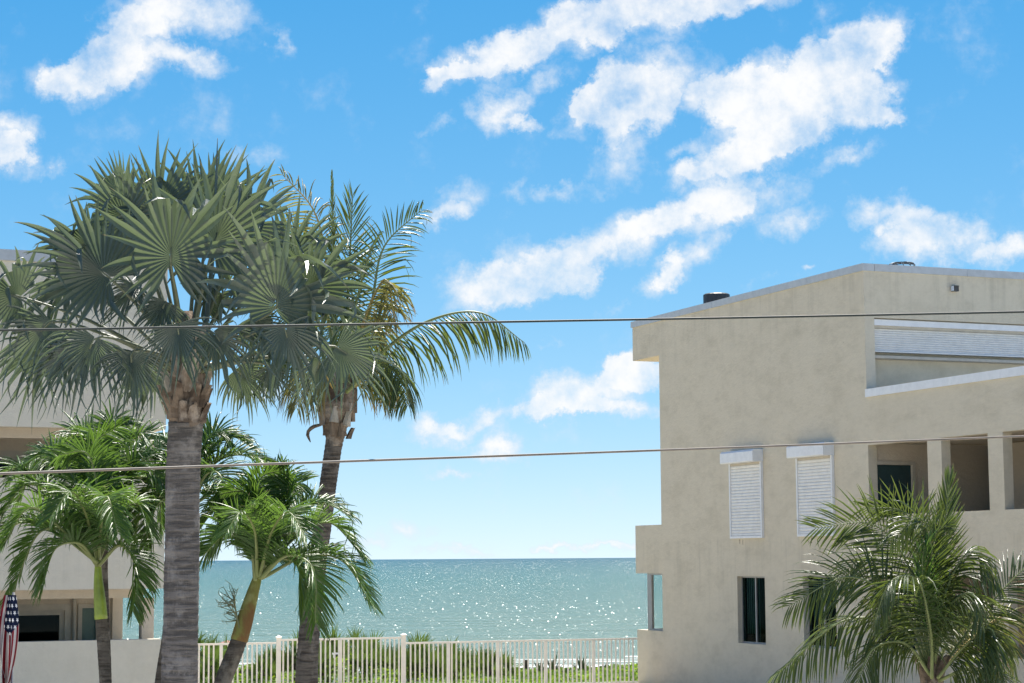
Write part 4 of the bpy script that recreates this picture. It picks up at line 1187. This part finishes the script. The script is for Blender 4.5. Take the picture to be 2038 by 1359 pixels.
fp4 = feather_palm('feather palm leaning right over the white fence with a brown streaked crownshaft', 28.0,
             [(443, 1359), (462, 1310), (478, 1268)], [.14, .135, .125, .12, .115],
             [(476, 1274), (490, 1225), (503, 1180), (512, 1150), (518, 1120)], [.122, .115, .095, .07, .04],
             [[(508, 1155, -.1), (497, 1085, -.3), (462, 1052, -.4), (405, 1105, -.5)],
              [(511, 1148, 0), (522, 1050, .1), (490, 980, .1), (425, 985, .1)],
              [(515, 1145, 0), (550, 1060, .2), (575, 970, .3), (560, 925, .3)],
              [(516, 1150, -.1), (560, 1112, -.3), (592, 1125, -.4), (600, 1205, -.4)],
              [(520, 1145, 0), (590, 1068, 0), (655, 1040, 0), (716, 1100, 0)],
              [(522, 1150, -.1), (615, 1105, -.3), (680, 1115, -.4), (738, 1200, -.5)],
              [(516, 1145, .1), (580, 1040, .4), (630, 1000, .5), (690, 1020, .6)],
              [(512, 1145, 0), (485, 1030, .3), (450, 1000, .4), (405, 1040, .5)],
              [(520, 1150, -.2), (575, 1105, -.7), (622, 1130, -1.0), (628, 1240, -1.1)],
              [(513, 1145, .1), (520, 1010, .4), (545, 960, .6), (600, 960, .7)],
              [(512, 1148, -.1), (505, 1050, -.8), (480, 1020, -1.2), (450, 1060, -1.5)],
              [(516, 1148, -.1), (545, 1050, -.8), (575, 1020, -1.2), (610, 1070, -1.5)],
              [(514, 1142, .1), (530, 1030, .9), (545, 990, 1.4), (575, 1030, 1.8)],
              [(513, 1142, 0), (505, 1020, .1), (520, 950, .2), (560, 935, .2)]], 43, 'crownshaft_old', 88, .60)
# the dry flower stalk beside its crownshaft
rng = random.Random(4)
mb = MB()
Y = 27.9
C, _ = catmull([P(477, 1250, Y), P(471, 1225, Y), P(466, 1195, Y)], 8); mb.tube(C, [.016 - .0012 * k for k in range(8)], 5)
for k in range(24):
    o = C[2 + k % 6]; an = rng.uniform(1.2, 5.0) if k % 4 else rng.uniform(0, 1.2)
    d = V((-abs(math.cos(an)) * .9 + rng.uniform(-.1, .35), rng.uniform(-.5, .5), rng.uniform(-.15, .8))).normalized()
    L = rng.uniform(.12, .34); p1 = o + d * L * .5; p2 = p1 + (d + V((rng.uniform(-.5, .5), 0, rng.uniform(-.4, .4)))).normalized() * L * .5
    mb.tube([o, p1, p2], [.008, .006, .003], 4)
    for j in range(3):
        q = p1.lerp(p2, j / 2); e = q + V((rng.uniform(-.09, .06), rng.uniform(-.05, .05), rng.uniform(-.05, .08))); mb.tube([q, e], [.005, .002], 4)
part('flower_stalk', mb, M['twig'], fp4)


# ------------------------------------------------------------------ the young coconut palm before the right building
def young_palm():
    rng = random.Random(57)
    Y = 36.0
    base = P(1852, 1400, Y); base.z = ground_z(base.x, Y)
    t = thing('young_coconut_palm', 'bushy young coconut palm in front of the stucco block', 'palm tree', base)
    part('trunk', trunk_mesh([base - UZ * .1, base + UZ * .6, P(1854, 1352, Y)], [.24, .22, .2, .19], .03, .04, 15, .06, 16), M['trunk_coco'], t)
    for k in range(7):
        an = 6.28318 * k / 7; out = V((math.cos(an), math.sin(an), 0)); part('leaf_base', boot_mesh(P(1855, 1362, Y) + out * .15, out, UZ, .5, .12, .05, .35, rng), M['boot_old'], t)
    FR = [
        ([(1852, 1345, 0), (1800, 1255, -.1), (1690, 1232, -.2), (1552, 1335, -.3)], .55, 28, .72, 'coco_leaf', 70),
        ([(1851, 1330, 0), (1790, 1200, 0), (1690, 1148, 0), (1572, 1205, 0)], .40, 28, .70, 'coco_leaf', 66),
        ([(1853, 1320, .1), (1810, 1130, .3), (1740, 1045, .4), (1625, 1050, .5)], .18, 30, .66, 'coco_leaf', 66),
        ([(1855, 1320, .1), (1840, 1120, .4), (1800, 1020, .5), (1720, 1010, .6)], .2, 32, .6, 'coco_leaf', 62),
        ([(1858, 1310, 0), (1872, 1130, .1), (1890, 955, .2)], .03, 62, .5, 'coco_leaf', 60),
        ([(1860, 1320, 0), (1885, 1170, -.1), (1935, 1095, -.2), (1990, 1165, -.3)], .5, 28, .58, 'coco_leaf', 62),
        ([(1855, 1350, -.3), (1852, 1250, -.7), (1822, 1150, -1.0), (1775, 1155, -1.2), (1742, 1230, -1.3)], .65, 25, .72, 'coco_leaf', 66),
        ([(1864, 1345, 0), (1920, 1265, .1), (1990, 1180, .1), (2070, 1100, .2)], .35, 32, .6, 'coco_leaf', 62),
        ([(1866, 1350, -.3), (1918, 1288, -.6), (1970, 1250, -.8), (1992, 1330, -.9)], .75, 22, .7, 'coco_leaf', 62),
        ([(1865, 1345, .1), (1945, 1262, .3), (2010, 1225, .4), (2075, 1300, .5)], .6, 28, .62, 'coco_old', 60),
        ([(1858, 1320, -.2), (1895, 1200, -.6), (1935, 1180, -.8), (1960, 1260, -.9)], .5, 28, .6, 'coco_leaf', 58),
        ([(1852, 1320, .1), (1790, 1150, .4), (1720, 1110, .6), (1655, 1170, .7)], .5, 28, .62, 'coco_leaf', 60),
        ([(1853, 1345, -.2), (1800, 1280, -.5), (1740, 1290, -.7), (1700, 1370, -.8)], .55, 26, .62, 'coco_leaf', 58),
        ([(1856, 1315, -.1), (1848, 1160, -.5), (1865, 1060, -.7), (1885, 1045, -.9)], .15, 45, .5, 'coco_leaf', 56),
        ([(1857, 1310, -.2), (1840, 1180, -.6), (1838, 1100, -.7), (1848, 1075, -.7)], .08, 55, .42, 'feather_leaf', 56),
        ([(1856, 1320, -.1), (1855, 1100, -.2), (1830, 1030, -.4), (1775, 1075, -.6)], .5, 26, .6, 'coco_leaf', 62),
        ([(1862, 1330, .4), (1920, 1220, 1.0), (1990, 1230, 1.4), (2020, 1330, 1.6)], .5, 26, .6, 'coco_leaf', 56),
        ([(1868, 1355, -.2), (1930, 1330, -.6), (1975, 1340, -.8), (2010, 1400, -1.0)], .6, 26, .6, 'coco_leaf', 56),
    ]
    ROLL = [30, 62, 68, 45, 60, 25, 35, 40, 15, 30, 25, 45, 30, 40, 40, 35, 25, 25]
    VEE = [-30, 0, 8, 5, 10, -25, -20, 0, -45, 0, -20, -10, -25, 10, 10, -15, -20, -20]
    for (pts, dr, f0, L, mt, n), roll, vee in zip(FR, ROLL, VEE):
        o = add_frond(t, pts, Y, n, L * 1.6, .036, vee, f0 * .7, f0 * .7 + 36, dr * .6, rng, M[mt], M['rachis_old' if mt == 'coco_old' else 'rachis'], .034, jag=.08, base=.16, tipl=.4, roll=roll)
        if mt == 'coco_old': o['label'] = 'yellowing frond with an orange stalk'


young_palm()


# ------------------------------------------------------------------ fence and gate
FA, FB = P(300, 1110, 56.2), P(1268, 1110, 60.6)


def fence_pt(px, off=0.0):
    d = ray(px, 1200); a = V((FA.x, FA.y)); u = V((FB.x - FA.x, FB.y - FA.y)); dd = V((d.x, d.y))
    det = dd.x * (-u.y) + u.x * dd.y
    k = (a.x * (-u.y) + u.x * a.y) / det
    return V((d.x * k, d.y * k, 0)) + FN * off


FU = V((FB.x - FA.x, FB.y - FA.y, 0)).normalized(); FN = V((FU.y, -FU.x, 0))
ZF = lambda px, py: P(px, py, fence_pt(px).y).z
bal_me = None


def bar(mb, c, w, d, z0, z1): mb.box(V((c.x, c.y, z0)) - FU * w / 2 - FN * d / 2, FU * w, FN * d, UZ * (z1 - z0))


def fence_run(label, name, cat, xa, xb, ya, yb, posts, group=None, skip=()):
    a, b = fence_pt(xa), fence_pt(xb)
    za, zb = ZF(xa, ya), ZF(xb, yb)
    z0 = ground_z(0, a.y) - .02
    t = thing(name, label, cat, V((a.x, a.y, z0)), group)
    zt = (za + zb) / 2
    L = (b - a).length
    for nm, zz, hh, ww in (('top_rail', zt, .055, .06), ('bottom_rail', z0 + .16, .045, .04)):
        mb = MB(); mb.box(V((a.x, a.y, zz - hh)) - FN * ww / 2, (b - a), FN * ww, UZ * hh); part(nm, mb, M['fence'], t)
    mb = MB(); hb = zt - .057 - (z0 + .162)
    mb.box(-FU * .02 - FN * .016 - UZ * hb / 2, FU * .040, FN * .032, UZ * hb); me = mb.mesh('baluster', M['fence'])
    n = int(L / .1345)
    pc = [(fence_pt(p[0]) - a).length for p in posts]
    for k in range(1, n):
        d = L * k / n
        if any(abs(d - q) < .075 for q in pc): continue
        p = a + FU * d
        shared('baluster', me, V((p.x, p.y, z0 + .162 + hb / 2)), t)
    for (px, w, over) in posts:
        c = fence_pt(px)
        mb = MB(); bar(mb, c, w, w, z0 - .1, zt - .057 if over < 0 else zt + over); po = part('post', mb, M['fence'], t)
        if over >= 0:
            mb = MB(); z = zt + over + .002
            i = [mb.vert(V((c.x, c.y, z)) + FU * x * (w / 2 + .02) + FN * y * (w / 2 + .02)) for x, y in ((-1, -1), (1, -1), (1, 1), (-1, 1))]
            j = [mb.vert(V((c.x, c.y, z + .03)) + FU * x * (w / 2 + .02) + FN * y * (w / 2 + .02)) for x, y in ((-1, -1), (1, -1), (1, 1), (-1, 1))]
            k = mb.vert(V((c.x, c.y, z + .07)))
            mb.f += [tuple(i[::-1])] + [(i[q], i[(q + 1) % 4], j[(q + 1) % 4], j[q]) for q in range(4)] + [(j[q], j[(q + 1) % 4], k) for q in range(4)]
            part('cap', mb, M['fence'], po)
    return t


fence_run('white picket rail fence running behind the leaning feather palm', 'fence', 'fence', 300, 550, 1281, 1279, [(330, .08, -1), (441, .08, -1)])
gate = fence_run('taller white barred gate section between two capped posts', 'fence_gate', 'gate', 555, 803, 1273, 1266, [(555, .115, .03), (677, .10, -1), (803, .115, .03)])
fence_run('long white barred fence between the gate and the stucco block', 'fence', 'fence', 808, 1267, 1277, 1270, [(892, .085, -1), (990, .085, -1), (1085, .085, -1), (1180, .085, -1)])
mb = MB(); c = fence_pt(668, .09); mb.box(V((c.x, c.y, ZF(668, 1302))) - FU * .12, FU * .2, FN * .03, UZ * .05); c2 = fence_pt(663, .1)
bar(mb, fence_pt(664, .09), .05, .04, ZF(664, 1309), ZF(664, 1301)); part('latch', mb, M['white'], gate)


# ------------------------------------------------------------------ dune plants behind the fence
def scrub():
    rng = random.Random(77)
    mb = MB()

    def mound(px, y):
        """Top height of the green cover, read off its outline in view."""
        tops = [(300, 1345), (400, 1338), (470, 1345), (540, 1338), (600, 1335), (650, 1322), (690, 1308), (730, 1318), (780, 1334), (850, 1336), (930, 1340), (1010, 1341), (1080, 1341), (1160, 1338), (1230, 1334), (1290, 1326), (1400, 1326)]
        for (a, ya), (b, yb) in zip(tops, tops[1:]):
            if a <= px <= b: return ya + (yb - ya) * (px - a) / (b - a) - (8 if px < 960 else 0)
        return 1340
    for k in range(24000):
        y = rng.uniform(61.8, 70.5)
        px = rng.uniform(330, 1330)
        x = P(px, 1200, y).x
        zt = P(px, mound(px, y), 65.5).z
        g = ground_z(x, y)
        edge = sm(61.6, 63.2, y) * (1 - sm(68.5, 70.6, y) * .8)
        h = (zt - g) * edge + .12 * mnoise.noise(V((x * 1.1, y * 1.1, 0))) + .06 * mnoise.noise(V((x * 3.2, y * 3.2, 5)))
        z = g + max(.04, h) * (1 - abs(rng.gauss(0, .16)))
        n = V((rng.gauss(0, .55), rng.gauss(-.3, .55), 1)).normalized()
        a = n.orthogonal().normalized(); an = rng.uniform(0, 6.28); b = n.cross(a)
        a, b = a * math.cos(an) + b * math.sin(an), b * math.cos(an) - a * math.sin(an)
        s = rng.uniform(.045, .085); c = V((x, y, z))
        i = [mb.vert(c - a * s, (0, 0)), mb.vert(c - b * s * .75 + n * s * .2, (.3, .5)), mb.vert(c + a * s, (1, 1)), mb.vert(c + b * s * .75 + n * s * .2, (.6, .5))]
        mb.f.append((i[0], i[1], i[2])); mb.f.append((i[0], i[2], i[3]))
    # woody stems and shade-leaves below the canopy so the cover is not hollow
    for k in range(900):
        y = rng.uniform(62.2, 70); x = P(rng.uniform(330, 1330), 1200, y).x; g = ground_z(x, y)
        mb.tube([V((x, y, g - .05)), V((x + rng.gauss(0, .1), y + rng.gauss(0, .1), g + .35))], [.012, .006], 4, False)
    part('ground_cover', mb, M['scrub'], kind='stuff')


scrub()


def palmetto_meshes():
    out = []
    for v in range(5):
        rng = random.Random(100 + v)
        mb = MB()
        fan_blade(mb, V((0, 0, .42)), V((.0, -.02, .95)), V((rng.uniform(-.3, .3), -1, .2)), rng.randint(13, 17), RAD(rng.uniform(70, 95)), .25, .12, .03, rng, .26, .35)
        mb.tube([V((0, 0, 0)), V((0, .02, .22)), V((0, 0, .44))], [.012, .010, .008], 5)
        out.append(mb.mesh('frond', M['palmetto']))
    return out


PM = palmetto_meshes()


def palmetto(px, top, Y, sc, nf, label, seed):
    rng = random.Random(seed)
    c = P(px, 1200, Y); z = ground_z(c.x, Y)
    zt = P(px, top, Y).z
    H_ = zt - z
    t = thing('saw_palmetto', label, 'palmetto', V((c.x, c.y, z)), 'palmettos growing on the dune behind the fence')
    for k in range(nf):
        an = 6.28318 * (k * .618 + rng.uniform(-.05, .05)); tilt = (.12 + .95 * (k / nf) ** .9) * rng.uniform(.85, 1.15)
        o = shared('frond', PM[rng.randrange(5)], V((c.x + math.cos(an) * .06, c.y + math.sin(an) * .06, z + (H_ - sc * .95) * rng.uniform(.25, 1.0) * (1 - .5 * k / nf))), t)
        o.rotation_euler = (Matrix.Rotation(an, 3, 'Z') @ Matrix.Rotation(tilt, 3, 'Y') @ Matrix.Rotation(rng.uniform(-1.2, 1.2), 3, 'Z')).to_euler()
        q = sc * rng.uniform(.95, 1.25); o.scale = (q, q, q)
    mb = MB(); mb.tube([V((c.x, c.y, z - .05)), V((c.x + .03, c.y, z + (H_ - sc * .9) * .6)), V((c.x, c.y, z + max(.1, H_ - sc * .9)))], [.07, .06, .05], 7)
    part('stem', mb, M['wood'], t)
    return t


PAL = [
    (405, 1250, 63.5, .85, 12, 'palmetto between the big grey trunk and the red roofed shelter'), (445, 1266, 65.0, .7, 10, 'palmetto tips spreading just behind the red roofed shelter'),
    (425, 1290, 62.6, .6, 10, 'low palmetto against the fence beneath the shelter'),
    (522, 1298, 63.0, .6, 12, 'dark palmetto alone beside the gap where surf shows'), (546, 1284, 64.0, .65, 12, 'palmetto close behind the left gate post'),
    (585, 1262, 64.0, .8, 12, 'palmetto just left of the coconut trunk'), (612, 1262, 66.0, .8, 11, 'palmetto hidden mostly by the coconut trunk'),
    (655, 1246, 65.0, .95, 14, 'tallest palmetto right of the coconut trunk above the gate'), (640, 1280, 63.0, .7, 10, 'shorter palmetto below the tallest one beside the coconut trunk'),
    (703, 1250, 66.0, .95, 14, 'wide palmetto above the middle bar of the gate'), (722, 1275, 63.2, .75, 12, 'palmetto in the right half of the gate low down'),
    (737, 1256, 67.0, .85, 12, 'thin tipped palmetto between the wide one and the right gate post'), (765, 1280, 64.0, .75, 12, 'palmetto immediately left of the right gate post'),
    (790, 1278, 66.5, .75, 11, 'palmetto peering out behind the right gate post'),
    (828, 1264, 65.0, .85, 13, 'palmetto rising over the rail just right of the gate'), (845, 1290, 63.0, .7, 12, 'low palmetto just right of the gate'),
    (873, 1284, 65.5, .7, 11, 'palmetto left of the first fence post after the gate'), (893, 1277, 66.5, .8, 12, 'palmetto directly behind the first fence post after the gate'),
    (922, 1281, 64.5, .75, 12, 'palmetto right of the first fence post after the gate'), (948, 1284, 66.0, .75, 12, 'dark palmetto midway between the first and second fence posts'),
    (972, 1287, 64.0, .7, 12, 'palmetto just left of the second fence post after the gate'), (1000, 1300, 65.0, .6, 11, 'rightmost palmetto with open surf beside it'),
    (815, 1296, 62.8, .6, 10, 'small palmetto at the foot of the right gate post'), (905, 1305, 62.8, .55, 10, 'small palmetto low beside the first fence post after the gate'),
]
for i, (px, top, Yp, sc, nf, lb) in enumerate(PAL): palmetto(px, top - 6, Yp, sc * 1.1, nf + 7, lb, 200 + i)


def agave(px, top, Y, sc, nl, label, seed):
    rng = random.Random(seed)
    c = P(px, 1300, Y); z = ground_z(c.x, Y); zt = P(px, top, Y).z
    t = thing('agave_plant', label, 'agave', V((c.x, c.y, z)), 'spiky plants on the dune edge')
    L = zt - z
    for k in range(nl):
        an = 6.28318 * k * .618; tl = .1 + 1.1 * (k / nl)
        d = V((math.cos(an) * math.sin(tl), math.sin(an) * math.sin(tl), math.cos(tl)))
        side = d.cross(UZ).normalized() if abs(d.z) < .99 else V((1, 0, 0)); n = side.cross(d)
        mb = MB(); rows = []
        ll = sc * 1.35 * rng.uniform(.8, 1.1) if k > 2 else max(sc, L * .5); pos = V((c.x, c.y, z + max(0, L - sc) * (.8 - .5 * k / nl)))
        for j in range(6):
            q = j / 5; w = .085 * sc * (1 - q ** 2) + .003
            p = pos + d * ll * q - UZ * .18 * ll * q * q * math.sin(tl)
            rows.append([mb.vert(p - side * w + n * w * .5, (0, q)), mb.vert(p, (.5, q)), mb.vert(p + side * w + n * w * .5, (1, q))])
        for a, b in zip(rows, rows[1:]): mb.f += [(a[0], a[1], b[1], b[0]), (a[1], a[2], b[2], b[1])]
        part('blade', mb, M['agave'], t)
    mb = MB(); mb.tube([V((c.x, c.y, z - .05)), V((c.x, c.y, z + max(.12, L - sc * .8)))], [.06, .07], 7); part('stem', mb, M['wood'], t)


agave(1075, 1312, 67, .55, 16, 'spreading spiky plant left of the third fence post after the gate', 1)
agave(1100, 1302, 68, .65, 16, 'tall thin spiky plant right of the third fence post after the gate', 2)
agave(1157, 1304, 67, .6, 24, 'dense dark spiky rosette left of the last fence post in front of the surf', 3)
agave(1201, 1318, 67, .5, 20, 'small spiky rosette right of the last fence post', 4)
agave(1125, 1325, 66, .4, 14, 'smallest low spiky plant between two taller ones', 5)
agave(480, 1320, 64, .4, 14, 'small spiky plant at the foot of the leaning palm before the surf', 6)

# weathered stump of a post among the dune plants
c = P(1047, 1340, 68); z = ground_z(c.x, 68); zt = P(1047, 1314, 68).z
w = thing('wooden_post', 'short dark wooden post standing alone in front of the surf', 'post', V((c.x, c.y, z)))
mb = MB(); mb.tube([V((c.x, c.y, z - .1)), V((c.x + .01, c.y, (z + zt) / 2)), V((c.x, c.y, zt))], [.06, .056, .055], 10); part('shaft', mb, M['wood'], w)
mb = MB(); mb.tube([V((c.x, c.y, zt + .001)), V((c.x, c.y, zt + .02))], [.058, .045], 10); part('cap', mb, M['dark_metal'], w)

# beach shelter with a dull red roof seen between the fence and the leaning palm
c = P(447, 1300, 66.5); z = ground_z(c.x, 66.5)
b = thing('beach_shelter', 'little white slatted shelter with a dull red roof behind the fence', 'shelter', V((c.x, c.y, z)))
zr = P(447, 1286, 66.5).z; zk = P(460, 1274, 66.5).z
mb = MB()
hw = .36
i = [mb.vert((c.x + x * hw, c.y + y * hw, zr)) for x, y in ((-1.3, -1.3), (1.3, -1.3), (1.3, 1.3), (-1.3, 1.3))]
j = [mb.vert((c.x + x * hw, c.y + y * hw, zr + .03)) for x, y in ((-1.3, -1.3), (1.3, -1.3), (1.3, 1.3), (-1.3, 1.3))]
k = mb.vert((c.x + .1, c.y, zk)); mb.f += [tuple(i[::-1])] + [(i[q], i[(q + 1) % 4], j[(q + 1) % 4], j[q]) for q in range(4)] + [(j[q], j[(q + 1) % 4], k) for q in range(4)]
part('roof', mb, M['red_roof'], b)
for x in (-1, 1):
    for y in (-1, 1):
        mb = MB(); mb.box((c.x + x * hw - .03, c.y + y * hw - .03, z), (.06, 0, 0), (0, .06, 0), (0, 0, zr - z - .002)); part('post', mb, M['fence'], b)
mb = MB(); mb.box((-hw + .035, -.01, -.025), (2 * hw - .07, 0, 0), (0, .02, 0), (0, 0, .05)); me = mb.mesh('slat', M['fence'])
for q in range(9): shared('slat', me, V((c.x, c.y - hw, z + .25 + q * .085)), b)


# ------------------------------------------------------------------ flag on its pole
def flag():
    Y = 23.0
    top = P(27, 1184, Y); bot = top.copy(); bot.z = 0
    t = thing('flag', 'folded stars and stripes flag hanging limp on a grey pole', 'flag', bot)
    mb = MB(); mb.smooth = True; mb.tube([V((bot.x, bot.y, -.1)), V((top.x, top.y, top.z + .03))], .016, 8); part('pole', mb, M['frame'], t)
    mb = MB(); mb.smooth = True
    nu, nv = 60, 40
    grid = []
    hgt = .98
    for j in range(nv + 1):
        v = j / nv
        row = []
        for i in range(nu + 1):
            u = i / nu
            spread = .016 + .085 * max(0, math.sin(math.pi * min(1, .12 + v * .9))) ** .8
            ph = u * 2 * math.pi * 2.5 + v * .7
            x = (u - .5) * 2 * spread + .018 * math.sin(ph * .5 + 2 * v)
            yy = -.05 - .07 * (.25 + v) * math.cos(ph)
            z = top.z - v * hgt - .05 * math.sin(u * math.pi) * v - .12 * v * (u - .5)
            row.append(mb.vert((top.x - .035 + x - .02 * v, top.y + yy, z), (u, v)))
        grid.append(row)
    for j in range(nv):
        for i in range(nu): mb.f.append((grid[j][i], grid[j][i + 1], grid[j + 1][i + 1], grid[j + 1][i]))
    m_ = Mat('flag_cloth')
    uv = m_.n('ShaderNodeTexCoord'); s = m_.n('ShaderNodeSeparateXYZ'); m_.l(uv.outputs['UV'], s.inputs[0])
    u, v = s.outputs['X'], s.outputs['Y']
    st = m_.math('LESS_THAN', m_.math('FRACT', m_.math('ADD', m_.math('MULTIPLY', u, 6.5), m_.math('MULTIPLY', v, .6))), .52)
    col = m_.mix(st, (.50, .48, .46), (.17, .012, .02))
    cant = m_.math('MULTIPLY', m_.math('LESS_THAN', m_.math('ADD', v, m_.math('MULTIPLY', m_.math('ABSOLUTE', m_.math('SUBTRACT', u, .62)), .35)), .44), m_.math('GREATER_THAN', u, .26))
    col = m_.mix(cant, col, (.008, .014, .04))
    gu = m_.math('MULTIPLY', u, 6.5); gv = m_.math('MULTIPLY', v, 13.0)
    gu = m_.math('ADD', gu, m_.math('MULTIPLY', m_.math('FRACT', m_.math('MULTIPLY', m_.math('FLOOR', gv), .5)), 1.0))
    fu = m_.math('SUBTRACT', m_.math('FRACT', gu), .5); fv = m_.math('SUBTRACT', m_.math('FRACT', gv), .5)
    rr = m_.math('SQRT', m_.math('ADD', m_.math('MULTIPLY', fu, fu), m_.math('MULTIPLY', fv, fv)))
    th = m_.math('ARCTAN2', fu, fv)
    star = m_.math('LESS_THAN', rr, m_.math('ADD', .24, m_.math('MULTIPLY', m_.math('COSINE', m_.math('MULTIPLY', th, 5.0)), .08)))
    col = m_.mix(m_.math('MULTIPLY', star, cant), col, (.75, .75, .75))
    m_.set(col, .8, None, .2)
    tr = m_.n('ShaderNodeBsdfTranslucent'); m_.l(col, tr.inputs['Color']); mx = m_.n('ShaderNodeMixShader'); mx.inputs[0].default_value = .3
    m_.l(m_.b.outputs[0], mx.inputs[1]); m_.l(tr.outputs[0], mx.inputs[2]); m_.l(mx.outputs[0], m_.out.inputs['Surface'])
    part('cloth', mb, m_.m, t)


flag()


# ------------------------------------------------------------------ overhead cables
def cable(name, label, pix, Ya, Yb, r, mat):
    pts = []
    for (x, y) in pix: pts.append(P(x, y, Ya + (Yb - Ya) * (x + 300) / 2700))
    C, _ = catmull(pts, 70)
    mb = MB(); mb.smooth = True; mb.tube(C, r, 8)
    tag(part('overhead_cable', mb, mat), label, 'cable', 'cables strung across the view')


cable('overhead_cable', 'dark upper cable crossing the fan palm crown and the roof corner', [(-500, 664), (0, 657), (500, 649), (1050, 639.5), (1500, 631.5), (2038, 620.5), (2500, 610)], 11.5, 12.5, .0068, M['cable_dark'])
cable('overhead_cable', 'pale lower cable crossing the trunks and the white shutter boxes', [(-500, 960), (0, 942.5), (500, 924.5), (1000, 907), (1500, 889), (2038, 868), (2500, 849)], 9.5, 14.5, .0068, M['cable_pale'])
